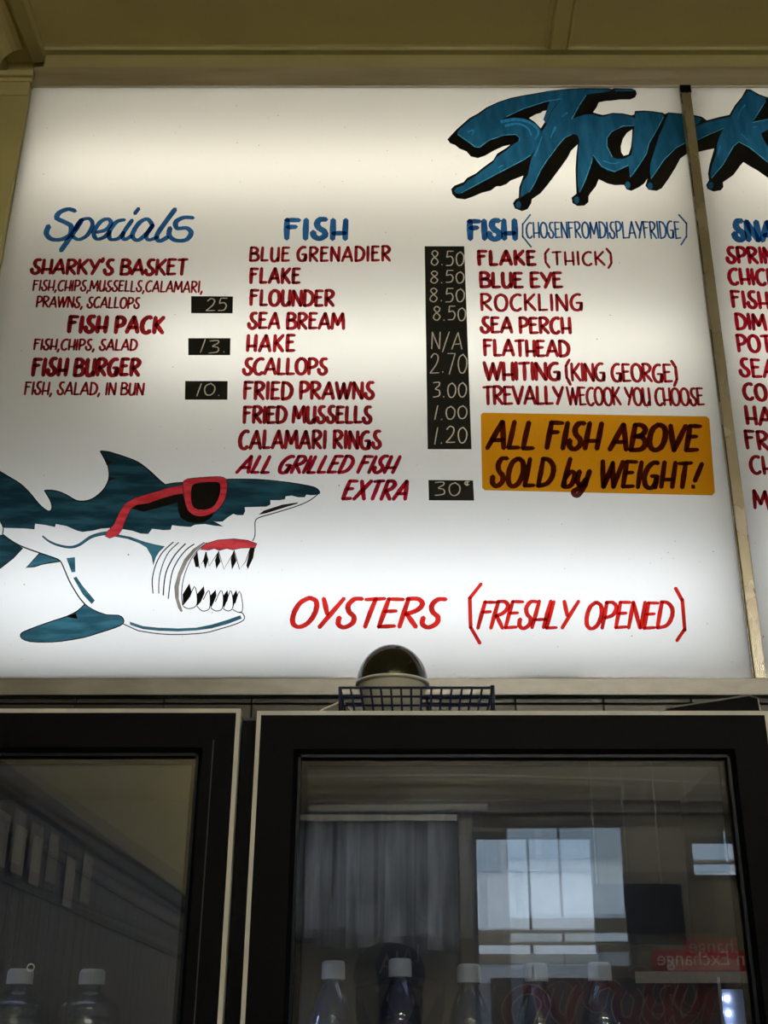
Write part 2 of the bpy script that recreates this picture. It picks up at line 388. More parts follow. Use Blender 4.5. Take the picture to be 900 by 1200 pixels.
S_ = [(.02, .36), (.06, .12), (.24, 0), (.42, .14), (.40, .36), (.22, .54), (.14, .76), (.24, .97), (.46, .98)]
GL = {
 'A': (.62, [[(0, 0), (.34, 1)], [(.34, 1), (.60, 0)], [(.10, .30), (.52, .32)]]),
 'B': (.52, [[(.04, 0), (.04, 1)], 's', [(0, .98), (.28, .97), (.44, .80), (.34, .60), (.08, .53)], 's', [(.08, .53), (.38, .50), (.52, .28), (.40, .05), (.0, .01)]]),
 'C': (.52, ['s', [(.52, .93), (.34, .98), (.12, .80), (.03, .45), (.12, .10), (.32, .0), (.50, .14)]]),
 'D': (.55, [[(.05, 0), (.05, 1)], 's', [(0, .99), (.28, .95), (.50, .72), (.53, .40), (.38, .10), (.02, .0)]]),
 'E': (.46, [[(.05, 0), (.05, 1)], [(.03, .98), (.44, .97)], [(.05, .55), (.36, .57)], [(.03, .02), (.46, .05)]]),
 'F': (.46, [[(.06, 0), (.04, 1)], [(.0, .97), (.46, .96)], [(.05, .60), (.36, .62)]]),
 'G': (.58, ['s', [(.50, .96), (.32, .98), (.12, .80), (.03, .45), (.12, .10), (.32, .0), (.46, .12), (.52, .40)], [(.28, .46), (.56, .46)], [(.52, .44), (.50, 0)]]),
 'H': (.52, [[(.05, 0), (.05, 1)], [(.48, 0), (.48, 1)], [(.05, .30), (.48, .32)]]),
 'I': (.14, [[(.07, 0), (.07, 1)]]),
 'J': (.4, ['s', [(.34, 1), (.34, .3), (.2, .0), (.02, .15)]]),
 'K': (.52, [[(.05, 0), (.05, 1)], [(.50, 1), (.08, .46)], [(.16, .52), (.52, 0)]]),
 'L': (.42, [[(.06, 1), (.05, 0)], [(.03, .02), (.42, .04)]]),
 'M': (.72, [[(.02, 0), (.08, 1)], [(.08, 1), (.34, .25)], [(.34, .25), (.62, 1)], [(.62, 1), (.70, 0)]]),
 'N': (.54, [[(.04, 0), (.04, 1)], [(.04, 1), (.48, 0)], [(.50, 0), (.50, 1)]]),
 'O': (.60, ['s', [(.30, 1), (.10, .84), (.03, .50), (.10, .14), (.30, 0), (.50, .14), (.58, .50), (.50, .86), (.28, 1)]]),
 'P': (.48, [[(.06, 0), (.05, 1)], 's', [(0, .98), (.28, .98), (.46, .80), (.38, .52), (.08, .40)]]),
 'R': (.52, [[(.06, 0), (.05, 1)], 's', [(0, .98), (.30, .98), (.46, .80), (.36, .58), (.10, .45)], [(.14, .46), (.50, 0)]]),
 'S': (.48, ['s', S_]),
 'T': (.50, [[(.25, 0), (.26, 1)], [(0, .95), (.50, .99)]]),
 'U': (.52, ['s', [(.05, 1), (.05, .30), (.14, .03), (.32, .03), (.46, .25)], [(.47, 1), (.47, 0)]]),
 'V': (.56, [[(.0, 1), (.27, 0)], [(.27, 0), (.56, 1)]]),
 'W': (.80, [[(.0, 1), (.20, 0)], [(.20, 0), (.42, .95)], [(.40, .95), (.58, 0)], [(.58, 0), (.80, 1)]]),
 'X': (.54, [[(.04, 1), (.52, 0)], [(.54, 1), (0, 0)]]),
 'Y': (.52, [[(.0, 1), (.26, .45)], [(.54, 1), (.18, 0)]]),
 "'": (.12, [[(.10, 1.08), (.02, .80)]]),
 ',': (.16, [[(.12, .10), (.02, -.20)]]),
 '.': (.12, [[(.05, .02), (.07, .06)]]),
 '!': (.20, [[(.30, 1), (.10, .28)], [(.05, .04), (.09, .09)]]),
 '(': (.26, [[(.26, 1.22), (.04, .85)], [(.04, .87), (.04, .15)], [(.04, .17), (.24, -.25)]]),
 ')': (.26, [[(.0, 1.22), (.22, .85)], [(.22, .87), (.22, .15)], [(.22, .17), (.02, -.22)]]),
 '/': (.4, [[(.0, -.15), (.36, 1.05)]]),
 'b': (.44, [[(.04, 0), (.14, 1.05)], 's', [(.06, .30), (.24, .55), (.42, .45), (.36, .08), (.12, .0), (.06, .2)]]),
 'y': (.46, ['s', [(.05, .60), (.02, .25), (.18, .05), (.36, .30)], 's', [(.44, .62), (.32, .0), (.12, -.32), (-.05, -.18), (.2, .0), (.42, .1)]]),
 '0': (.46, ['s', [(.26, .95), (.07, .80), (.02, .45), (.12, .08), (.30, .04), (.44, .30), (.44, .70), (.24, .97)]]),
 '1': (.18, [[(.16, 1), (.04, 0)]]),
 '2': (.50, ['s', [(.05, .80), (.22, 1), (.42, .86), (.36, .50), (.04, .03)], [(.04, .03), (.50, .05)]]),
 '3': (.46, ['s', [(.04, .95), (.36, .98), (.38, .78), (.18, .55), (.40, .44), (.40, .12), (.06, .02)]]),
 '5': (.46, [[(.10, 1), (.44, 1)], [(.10, 1), (.06, .58)], 's', [(.06, .58), (.30, .64), (.44, .40), (.34, .06), (.04, .02)]]),
 '7': (.44, [[(.02, .98), (.42, .98)], [(.42, .98), (.14, -.05)]]),
 '8': (.46, ['s', [(.40, .86), (.20, 1), (.05, .82), (.22, .55), (.42, .26), (.26, .0), (.04, .15), (.10, .42), (.34, .66), (.40, .86)]]),
 'c': (.30, ['s', [(.28, .95), (.10, .95), (.04, .72), (.14, .55), (.28, .60)], [(.18, 1.05), (.16, .45)]]),
}

class Paint:
    """collects strokes given in photo pixels and lays them as thin films on the plane of the sign"""
    def __init__(s, Y): s.v = []; s.f = []; s.Y = Y; s.k = 0
    def stroke(s, pts, wpx, contrast=.25, nib=True):
        wpx *= 1.27
        if len(pts) < 2: return
        Y = s.Y - .00006 * (s.k % 14); s.k += 1
        n = len(pts); L = []; R = []
        for i, p in enumerate(pts):
            a = pts[max(i - 1, 0)]; c = pts[min(i + 1, n - 1)]
            dx, dy = c[0] - a[0], c[1] - a[1]; d = math.hypot(dx, dy) or 1
            dx /= d; dy /= d
            ww = wpx * (1 - contrast + contrast * abs(dy)) * (1 + random.uniform(-.05, .05))
            if nib and i in (0, n - 1): ww *= .82
            L.append((p[0] - dy * ww / 2, p[1] + dx * ww / 2)); R.append((p[0] + dy * ww / 2, p[1] - dx * ww / 2))
        a, c = pts[0], pts[1]; d = math.hypot(c[0] - a[0], c[1] - a[1]) or 1
        cap0 = (a[0] - (c[0] - a[0]) / d * wpx * .30, a[1] - (c[1] - a[1]) / d * wpx * .30)
        a, c = pts[-1], pts[-2]; d = math.hypot(c[0] - a[0], c[1] - a[1]) or 1
        cap1 = (a[0] - (c[0] - a[0]) / d * wpx * .30, a[1] - (c[1] - a[1]) / d * wpx * .30)
        base = len(s.v)
        for q in L + R + [cap0, cap1]: s.v.append(pix(q[0], q[1], Y))
        for i in range(n - 1): s.f.append((base + i, base + i + 1, base + n + i + 1, base + n + i))
        s.f.append((base + 2 * n, base, base + n)); s.f.append((base + 2 * n + 1, base + 2 * n - 1, base + n - 1))
    def text(s, txt, x0, x1, tl, bl_, tr, br, wpx, slant=0, gap=.12, jit=.02, contrast=.25, scale=None):
        tot = 0
        for ch in txt: tot += (.32 if ch == ' ' else GL[ch][0] + gap)
        tot -= gap
        hL = bl_ - tl
        kx = (x1 - x0 - wpx - slant * hL * .6) / tot if x1 else scale * hL
        xr = x1 if x1 else x0 + kx * tot
        cur = x0 + wpx / 2
        for ch in txt:
            if ch == ' ': cur += .32 * kx; continue
            w_, st_ = GL[ch]; sm = False; jy = random.uniform(-jit, jit)
            for q in st_:
                if q == 's': sm = True; continue
                pl = cr(q, 6) if sm else [q[0], ((q[0][0] + q[1][0]) / 2 + random.uniform(-.008, .008), (q[0][1] + q[1][1]) / 2), q[1]]
                sm = False; out = []
                for (gx, gy) in pl:
                    gx += random.uniform(-.004, .004)
                    xb = cur + gx * kx; t = (xb - x0) / max(1, xr - x0)
                    yb = bl_ + (br - bl_) * t - wpx * .35; yt = tl + (tr - tl) * t + wpx * .35; h = yb - yt
                    yy = yb - h * (gy + jy); up = yb - yy
                    out.append((xb + slant * up + (CX - xb) / (yb + 2450) * up, yy))
                s.stroke(out, wpx, contrast)
            cur += (w_ + gap) * kx
    def build(s, mat, label, parent=sign, name='lettering'):
        return mk(name, s.v, s.f, mat, parent, label=label)

RED = film('dark_red_ink', (.36, .020, .024), (.24, .012, .016), tint=.93, scale=26)
CRIM = film('crimson_ink', (.46, .014, .034), (.30, .009, .022), tint=.93, scale=26)
MAR = film('maroon_ink', (.14, .030, .030), (.08, .018, .02), tint=.9, scale=26)
SCAR = film('scarlet_ink', (.72, .028, .020), (.50, .018, .014), tint=.93, scale=26)
BLU = film('blue_ink', (.035, .17, .42), (.02, .10, .28), tint=.92, scale=22)
CHALK = princ('chalk', (.78, .78, .76), (.95, .95, .93), .9, scale=200)
TAPE = princ('black_tape', (.006, .006, .005), (.010, .010, .009), .55, scale=30, bump=.1, spec=.25)
LY = SP - .0012
def line(txt, x0, x1, tl, bl_, tr, br, w, mat, label, slant=0, gap=.12, scale=None, extra=None, name='lettering', Y=None, contrast=.25, jit=.02):
    p = Paint(Y or LY); p.text(txt, x0, x1, tl, bl_, tr, br, w, slant, gap, scale=scale, contrast=contrast, jit=jit)
    if extra:
        for e in extra: p.stroke(e, w)
    return p.build(mat, label, name=name)
T = [
 ('FISH', 331, 409, 255, 282, 255, 282, 6.0, BLU, 'blue heading FISH over the second column', 0, .16),
 ("SHARKY'S BASKET", 34, 220, 303, 322, 302.5, 323.5, 3.8, RED, "dark red line SHARKY'S BASKET", 0, .10),
 ('FISH,CHIPS,MUSSELLS,CALAMARI,', 37, 238, 327.5, 341, 329, 343.5, 2.1, RED, 'thin dark red line listing the basket contents', 0, .10),
 ('PRAWNS, SCALLOPS', 41, 164, 346.5, 360.5, 348, 362, 2.2, RED, 'thin dark red line PRAWNS, SCALLOPS', 0, .10),
 ('FISH PACK', 77, 193, 369, 391, 370, 392, 4.8, RED, 'bold dark red line FISH PACK', 0, .16),
 ('FISH,CHIPS, SALAD', 38, 161, 396.5, 410.5, 397, 411.5, 2.4, RED, 'thin dark red line FISH, CHIPS, SALAD', 0, .10),
 ('FISH BURGER', 35, 165, 418.5, 441.5, 419, 441.5, 4.5, RED, 'bold dark red line FISH BURGER', 0, .14),
 ('FISH, SALAD, IN BUN', 27, 169, 446.5, 463, 448, 463.5, 2.4, RED, 'thin dark red line FISH, SALAD, IN BUN', 0, .10),
 ('BLUE GRENADIER', 291, 459, 289, 307, 287.5, 307, 3.2, RED, 'dark red line BLUE GRENADIER', 0, .16),
 ('FLAKE', 291, 353, 313, 333, 313, 333, 3.8, RED, 'dark red line FLAKE', 0, .16),
 ('FLOUNDER', 291, 393, 338.5, 359, 339, 360, 3.8, RED, 'dark red line FLOUNDER', 0, .12),
 ('SEA BREAM', 289, 405, 365, 386, 366, 387, 3.8, RED, 'dark red line SEA BREAM', 0, .12),
 ('HAKE', 287, 347, 391.5, 413, 391, 413, 4.0, RED, 'dark red line HAKE', 0, .18),
 ('SCALLOPS', 283, 385, 418.5, 440, 419, 440, 3.8, RED, 'dark red line SCALLOPS in the second column', 0, .08),
 ('FRIED PRAWNS', 283.5, 440, 446, 469, 447, 469, 4.0, RED, 'dark red line FRIED PRAWNS', 0, .12),
 ('FRIED MUSSELLS', 283, 437, 475, 497, 475, 497, 4.0, RED, 'dark red line FRIED MUSSELLS', 0, .10),
 ('CALAMARI RINGS', 278, 448, 503, 527, 504, 527, 4.0, RED, 'dark red line CALAMARI RINGS', 0, .12),
 ('ALL GRILLED FISH', 275, 469, 533, 555.5, 533, 555.5, 4.0, CRIM, 'slanted crimson line ALL GRILLED FISH', .45, .10),
 ('EXTRA', 398, 483, 562, 587, 562, 587, 4.4, CRIM, 'slanted crimson line EXTRA', .38, .14),
 ('FISH', 546.5, 608, 256, 282, 256, 283, 6.2, BLU, 'blue heading FISH over the third column', 0, .10),
 ('CHOSENFROMDISPLAYFRIDGE', 616, 799, 260, 279.5, 258.5, 280, 1.9, BLU, 'thin blue note about the display fridge', 0, .08),
 ('FLAKE', 558.5, 630, 292.5, 312, 292.5, 312, 4.2, RED, 'dark red word FLAKE at the top of the third column', 0, .16),
 ('(THICK)', 637.5, 719, 294, 311, 294, 312, 2.6, RED, 'thin dark red word THICK in brackets', 0, .16),
 ('BLUE EYE', 561, 661, 318, 338, 318, 338.5, 4.0, RED, 'dark red line BLUE EYE', 0, .10),
 ('ROCKLING', 562, 685, 343.5, 365, 344, 365, 3.2, RED, 'dark red line ROCKLING', 0, .14),
 ('SEA PERCH', 562, 671, 370.5, 391, 371, 392, 3.8, RED, 'dark red line SEA PERCH', 0, .10),
 ('FLATHEAD', 565.5, 669, 396.5, 418, 398, 419, 3.8, RED, 'dark red line FLATHEAD', 0, .10),
 ('WHITING', 566, 659, 423, 447, 424, 446.5, 4.0, RED, 'dark red word WHITING', 0, .06),
 ('(KING GEORGE)', 662, 796, 424.5, 447, 426, 449, 3.2, RED, 'dark red words KING GEORGE in brackets', 0, .06),
 ('TREVALLY', 565, 662, 451.5, 475, 452, 475, 3.6, RED, 'dark red word TREVALLY', 0, .06),
 ('WECOOK YOU CHOOSE', 664, 827, 452.5, 475.5, 454, 476, 2.8, RED, 'dark red words WE COOK YOU CHOOSE', 0, .05),
 ('OYSTERS', 334, 523, 699, 737, 700, 737, 5.0, SCAR, 'slanted bright red word OYSTERS', .35, .06),
 ('FRESHLY', 556, 678, 703, 738, 703, 738, 4.2, SCAR, 'slanted bright red word FRESHLY', .32, .02),
 ('OPENED', 682, 793, 704, 738, 704, 738, 4.2, SCAR, 'slanted bright red word OPENED', .26, .05),
]
PAR = {20: [[(621.5, 251.5), (612.5, 263)], [(612.5, 262), (612.5, 278)], [(612.5, 277), (622.5, 289.5)], [(795.5, 251.5), (804.5, 262)], [(804.5, 261), (804.5, 278)], [(804.5, 277), (798, 287)]],
       32: [[(564, 684), (550.5, 701)], [(550.5, 700), (551.5, 736)], [(551.5, 735), (562.5, 754)]],
       33: [[(791.5, 689), (799.5, 703.5)], [(799.5, 702), (802.5, 739)], [(802.5, 737), (793, 751)]]}
for i, t in enumerate(T): line(*t, extra=PAR.get(i))
RT = [('SNACKS', 858, 256.5, 283.5, 6.4, BLU), ('SPRING ROLLS', 850.5, 288, 309, 3.9, CRIM), ('CHICKEN', 853, 313, 334, 3.9, CRIM), ('FISH', 856.5, 339, 361, 3.9, CRIM),
      ('DIM SIM', 861.5, 366, 387, 3.9, CRIM), ('POTATO', 863, 391, 413, 3.8, CRIM), ('SEA', 866, 418.5, 442, 3.8, CRIM), ('CO', 870.5, 447.5, 469, 3.9, RED),
      ('HA', 873, 474, 498, 4.2, RED), ('FRA', 873, 503, 527, 4.0, RED), ('CHI', 878.5, 533, 556, 3.7, RED), ('MI', 882.5, 573, 597, 3.8, RED)]
for (s_, x, t_, b_, w_, m_) in RT:
    line(s_, x, None, t_, b_, t_ + 2, b_ + 2, w_, m_, ('blue' if m_ is BLU else 'dark red') + ' line starting ' + s_[:3] + ' on the right panel', 0, .12, scale=1.0 if s_ != 'SNACKS' else .95)

# the script heading
p = Paint(LY); q = lambda L: [(40 + a / 4.5, 230 + b_ / 4.5) for a, b_ in L]
for L, w_ in [([(218, 78), (180, 68), (135, 85), (120, 115), (165, 138), (195, 160), (188, 205), (140, 228), (90, 225), (64, 195), (78, 155)], 5.2),
             ([(252, 122), (205, 195), (140, 288)], 5.2), ([(212, 180), (245, 130), (290, 118), (308, 150), (280, 205), (235, 228), (203, 212)], 4.2),
             ([(325, 190), (375, 178), (405, 145), (390, 120), (350, 135), (315, 190), (330, 225), (370, 215), (400, 185)], 4.4),
             ([(478, 124), (435, 135), (398, 185), (402, 226), (445, 222), (475, 190)], 4.4), ([(518, 125), (470, 195), (476, 228), (515, 208)], 4.2), ([(552, 64), (530, 92)], 4.6),
             ([(622, 148), (595, 120), (550, 145), (518, 205), (545, 232), (590, 200), (628, 150)], 4.6), ([(628, 150), (592, 205), (605, 230), (650, 215)], 4.2),
             ([(745, 66), (690, 140), (648, 205), (660, 236), (705, 215)], 4.8), ([(840, 114), (790, 112), (748, 135), (755, 168), (805, 168), (828, 195), (800, 230), (745, 232), (712, 205), (718, 165)], 5.0)]:
    p.stroke(cr(q(L), 6), w_, .35)
p.build(BLU, 'blue script heading Specials')

# yellow notice
def flat(name, pts, Y, mat, parent, label, th=.0006):
    v = [pix(a, b_, Y) for a, b_ in pts]; n = len(v); v += [Vector((c.x, c.y + th, c.z)) for c in v[:n]]
    return mk(name, v, [tuple(range(n)), tuple(range(n, 2 * n))[::-1]] + [(i, n + i, n + (i + 1) % n, (i + 1) % n) for i in range(n)], mat, parent, label=label)
AMB = film('amber_film', (.80, .36, .012), (.74, .33, .012), tint=.93, scale=4)
yb = mk('yellow_notice', [pix(a, b_, SP - .0007) for a, b_ in [(566, 483.6), (828, 488), (831.3, 491), (837.8, 577), (834.5, 580.6), (568, 574.5), (565, 571.5), (563.4, 486)]], [tuple(range(8))], AMB, sign, label='amber yellow notice patch')
for t in [('ALL FISH ABOVE', 568, 826, 491, 527, 497, 530.5, 5.6, MAR, 'maroon line ALL FISH ABOVE on the yellow patch', .26, .10),
          ('SOLD by WEIGHT!', 572, 824, 534, 571, 541, 574, 5.2, MAR, 'maroon line SOLD by WEIGHT on the yellow patch', .24, .10)]: line(*t)

# black price tapes and chalk
def tape(pts, label, rows):
    o = flat('price_tape', pts, SP - .0016, TAPE, sign, label)
    for (s_, x0, x1, y0, y1) in rows:
        p = Paint(SP - .0019); p.text(s_, x0, x1, y0, y1, y0, y1, 1.25, .05, .14, jit=.05)
        mk('chalk_price', p.v, p.f, CHALK, o)
tape([(497.6, 288.5), (544, 288.5), (552.5, 526.3), (501.2, 526.3)], 'long black price strip',
     [('8.50', 504, 544.5, 294, 312), ('8.50', 503.5, 544.5, 317, 332), ('8.50', 502.5, 545, 337, 354), ('8.50', 506.5, 546.5, 359, 376), ('N/A', 504.5, 543, 389, 409.5),
      ('2.70', 502.5, 548, 413.5, 438), ('3.00', 505.5, 547.5, 447, 466), ('1.00', 508, 548, 475, 492), ('1.20', 508, 548, 500, 520.5)])
tape([(502, 562.4), (554.3, 563), (555.6, 586.4), (502.6, 586.2)], 'short black tape with 30 cents', [('30', 507.5, 540, 565, 582), ('c', 543, 551, 564, 574)])
tape([(224, 347), (273, 347.4), (272.5, 367), (224, 366.8)], 'black price tape beside the basket line', [('25', 240, 266, 349, 364.5)])
tape([(220.6, 396.3), (270, 396.3), (269.6, 416), (220.6, 416)], 'black price tape beside the fish pack', [('13.', 233, 265, 398, 414)])
tape([(217, 446.4), (266.8, 446.6), (266.4, 468.3), (216.8, 468.2)], 'black price tape beside the fish burger', [('10.', 229, 259, 448.5, 464)])

# ---------------------------------------------------------------- painted pictures, cut so that no two colours overlap
def inside(px, py, poly):
    c = False; n = len(poly)
    for i in range(n):
        x1, y1 = poly[i]; x2, y2 = poly[(i + 1) % n]
        if (y1 > py) != (y2 > py) and px < (x2 - x1) * (py - y1) / (y2 - y1) + x1: c = not c
    return c
def mosaic(layers, Y, name, label, mats):
    V = []; F = []; info = []
    for pts, m in layers:
        ar = sum(pts[i][0] * pts[(i + 1) % len(pts)][1] - pts[(i + 1) % len(pts)][0] * pts[i][1] for i in range(len(pts)))
        if ar < 0: pts = pts[::-1]
        k = len(V); V += [Vector(a) for a in pts]; F.append(list(range(k, k + len(pts))))
        xs = [a[0] for a in pts]; ys = [a[1] for a in pts]; info.append((pts, m, min(xs), max(xs), min(ys), max(ys)))
    vs, es, fs, ov, oe, of = delaunay_2d_cdt(V, [], F, 0, 1e-4)
    nf = []; fm = []
    for f_ in fs:
        cx_ = sum(vs[i][0] for i in f_) / len(f_); cy_ = sum(vs[i][1] for i in f_) / len(f_); m = -1
        for pts, mm, xa, xb, ya, yb_ in reversed(info):
            if xa <= cx_ <= xb and ya <= cy_ <= yb_ and inside(cx_, cy_, pts): m = mm; break
        if m < 0: continue
        nf.append(tuple(f_)); fm.append(m)
    v3 = [pix(a[0], a[1], Y) for a in vs]
    return mk(name, v3, nf, None, sign, mats, fm, label=label)
def ribbon(pts, w0, w1=None, closed=False):
    """strip of quads in pixels, returned as separate little polygons"""
    out = []; n = len(pts); Ls = []; Rs = []
    for i, p in enumerate(pts):
        a = pts[(i - 1) % n] if closed else pts[max(i - 1, 0)]; c = pts[(i + 1) % n] if closed else pts[min(i + 1, n - 1)]
        dx, dy = c[0] - a[0], c[1] - a[1]; d = math.hypot(dx, dy) or 1; ww = w0 + ((w1 or w0) - w0) * i / max(1, n - 1)
        Ls.append((p[0] - dy / d * ww / 2, p[1] + dx / d * ww / 2)); Rs.append((p[0] + dy / d * ww / 2, p[1] - dx / d * ww / 2))
    for i in range(n if closed else n - 1):
        j = (i + 1) % n; out.append([Ls[i], Ls[j], Rs[j], Rs[i]])
    return out
def ell(x, y, rx, ry, n=14): return [(x + rx * cos(2 * pi * i / n), y + ry * sin(2 * pi * i / n)) for i in range(n)]
A_ = lambda L: [(520 + x / 6, 90 + y / 6) for x, y in L]
B_ = lambda L: [(640 + x / 6, 90 + y / 6) for x, y in L]
C_ = lambda L: [(760 + x / 6.43, 90 + y / 6.43) for x, y in L]

blk_out = (A_([(25, 440), (90, 370), (180, 290), (240, 258), (300, 215), (380, 178), (470, 148), (560, 130), (620, 120), (750, 97)]) +
  B_([(150, 84), (240, 80), (440, 80), (460, 86), (480, 80), (600, 82), (630, 95), (638, 120), (625, 145), (590, 160), (520, 160), (460, 168), (420, 170), (370, 180), (355, 215), (330, 250), (350, 256), (395, 268), (420, 265), (470, 253), (540, 257), (600, 270), (620, 265), (625, 240), (690, 237), (750, 242), (820, 252), (835, 262), (860, 250)]) +
  C_([(150, 268), (240, 276), (330, 285), (400, 300), (440, 328), (520, 306), (610, 286), (650, 215), (700, 155), (735, 93), (770, 95), (830, 130), (900, 155), (1200, 140), (1240, 300), (1180, 560), (1240, 860), (1080, 850), (900, 762), (820, 705), (760, 672), (715, 643), (690, 670), (640, 740), (560, 795), (565, 830), (545, 855), (490, 865), (445, 845), (434, 815), (455, 780), (448, 730), (460, 660), (478, 600), (495, 540), (420, 556), (370, 568), (300, 572), (240, 615), (200, 690), (150, 770), (100, 840), (60, 860)]) +
  B_([(760, 800), (720, 795), (698, 765), (713, 715), (690, 750), (650, 778), (600, 802), (565, 792), (548, 760), (480, 762), (430, 750), (370, 720), (350, 770), (310, 820), (298, 840), (298, 880), (270, 905), (220, 908), (185, 888), (178, 850), (213, 822), (210, 760), (207, 650), (212, 560), (222, 475), (175, 520), (150, 570), (100, 640), (40, 720)]) +
  A_([(730, 760), (680, 820), (620, 860), (615, 890), (590, 930), (550, 945), (500, 925), (486, 890), (505, 862), (528, 850), (530, 780), (560, 695), (470, 730), (440, 755), (400, 770), (370, 770), (330, 800), (270, 815), (200, 845), (150, 862), (90, 855), (60, 825), (52, 790), (75, 765), (140, 740), (165, 710), (225, 680), (280, 635), (350, 585), (375, 540), (440, 500), (467, 478), (420, 488), (350, 520), (290, 555), (240, 572), (190, 560), (160, 525), (110, 505), (80, 480), (45, 468)]))
hole1 = A_([(745, 234), (700, 240), (680, 255), (650, 262), (600, 290), (640, 318), (683, 362), (700, 335), (728, 290)])
hole2 = B_([(606, 370), (570, 392), (540, 435), (525, 490), (528, 530), (545, 555), (580, 545), (597, 490), (604, 420)])
S_bl = A_([(95, 388), (130, 350), (185, 300), (240, 270), (310, 222), (380, 187), (450, 162), (560, 137), (640, 122), (750, 105), (840, 98), (900, 125), (830, 152), (720, 172), (640, 198), (560, 223), (500, 250), (440, 280), (385, 315), (430, 300), (500, 290), (560, 293), (610, 310), (650, 335), (690, 380), (680, 430), (660, 480), (620, 545), (560, 582), (500, 615), (440, 645), (390, 672), (330, 705), (260, 740), (200, 770), (150, 800), (110, 822), (85, 820), (72, 800), (90, 780), (140, 762), (170, 728), (230, 692), (290, 645), (350, 602), (372, 562), (440, 518), (480, 482), (530, 450), (537, 425), (510, 405), (470, 402), (420, 408), (370, 420), (320, 445), (280, 470), (250, 495), (220, 492), (180, 460), (130, 425), (98, 408)])
T_bl = B_([(0, 100), (30, 98), (150, 92), (240, 87), (340, 90), (440, 88), (455, 96), (430, 106), (330, 118), (282, 126), (240, 195), (200, 240), (172, 302), (60, 420), (-20, 300), (30, 160)])
T2 = B_([(482, 90), (560, 87), (615, 90), (618, 100), (560, 102), (490, 104)])
h_st = [*B_([(105, 155), (78, 195), (45, 230), (20, 280)]), *A_([(715, 340), (685, 390), (660, 455), (640, 520), (615, 580), (602, 640), (592, 692), (560, 732), (545, 775), (538, 850), (600, 810), (622, 788), (640, 742), (668, 690), (685, 650), (722, 590), (765, 522), (800, 485), (850, 425), (905, 402)]), *B_([(215, 405), (175, 300), (200, 240), (240, 195), (282, 126), (190, 110)])]
ha = B_([(150, 320), (175, 300), (215, 283), (270, 266), (330, 263), (380, 280), (410, 280), (460, 263), (530, 263), (590, 279), (626, 291), (626, 258), (640, 250), (700, 245), (760, 250), (820, 262), (827, 280), (790, 350), (750, 410), (722, 470), (705, 540), (660, 612), (620, 682), (590, 708), (585, 660), (580, 620), (540, 645), (480, 668), (430, 660), (390, 630), (355, 595), (330, 545), (320, 600), (295, 680), (270, 740), (235, 815), (222, 760), (220, 690), (222, 600), (225, 520), (235, 450), (222, 412), (180, 400), (130, 420), (90, 460), (60, 500), (10, 560), (60, 400)])
acut = B_([(622, 340), (590, 335), (540, 345), (500, 360), (460, 385), (430, 420), (425, 480), (440, 530), (465, 565), (500, 578), (550, 575), (598, 550), (609, 500), (609, 440), (618, 385)])
r_bl = C_([(150, 280), (250, 287), (340, 298), (400, 312), (385, 342), (345, 380), (430, 345), (520, 322), (620, 300), (650, 240), (700, 170), (745, 105), (790, 113), (815, 135), (880, 155), (884, 182), (850, 232), (820, 282), (780, 345), (840, 330), (900, 318), (1180, 230), (1170, 300), (900, 396), (848, 427), (870, 480), (900, 530), (1080, 760), (1020, 740), (900, 645), (840, 600), (760, 530), (720, 502), (680, 488), (640, 522), (600, 592), (560, 662), (500, 732), (474, 765), (466, 730), (480, 660), (510, 580), (515, 510), (540, 440), (568, 385), (500, 408), (430, 445), (360, 482), (280, 495), (210, 530), (150, 572), (120, 620), (90, 672), (50, 732), (18, 770), (10, 720), (15, 650), (40, 570), (60, 510), (80, 440), (110, 380), (130, 320)])
L = [(blk_out, 0), (hole1, -1), (hole2, -1)]
L += [(S_bl, 1), (T_bl, 1), (T2, 1), (h_st, 1), (ha, 1), (acut, 0), (hole2, -1), (r_bl, 1)]
for c in [A_([(525, 900)]), B_([(215, 866)]), B_([(573, 762)]), B_([(731, 768)]), C_([(470, 818)])]: L.append((ell(c[0][0], c[0][1], 3.2, 4.2), 1))
# black edge of the stem over the S, pale edges and dashes of the brush
for ln, w_ in [(A_([(820, 160), (760, 240), (720, 335), (683, 395)]), .7)]:
    for q_ in ribbon(ln, w_): L.append((q_, 2))
for ln in [A_([(98, 405), (180, 462), (222, 493), (252, 495), (320, 445), (420, 410), (505, 405), (535, 428), (528, 452)]), A_([(120, 818), (260, 742), (440, 647), (560, 584), (612, 550)]),
           A_([(600, 812), (640, 745), (682, 652), (722, 592), (800, 487), (850, 428), (900, 405)]), B_([(280, 130), (232, 202), (178, 300)]), B_([(235, 812), (270, 740), (320, 600), (330, 548), (390, 630), (480, 667), (578, 622)]),
           B_([(590, 705), (660, 612), (705, 540), (722, 470), (790, 350), (825, 282)]), B_([(620, 342), (540, 346), (460, 386), (427, 430), (427, 490), (465, 565)]), C_([(18, 768), (120, 620), (210, 532), (285, 494)]), C_([(362, 480), (430, 446), (568, 386)]),
           C_([(476, 762), (560, 662), (640, 522), (680, 490), (760, 531), (900, 644)]), C_([(882, 182), (820, 282), (782, 344), (900, 320)]), A_([(440, 280), (560, 224), (720, 173), (820, 155)])]:
    for q_ in ribbon(ln, .9): L.append((q_, 3))
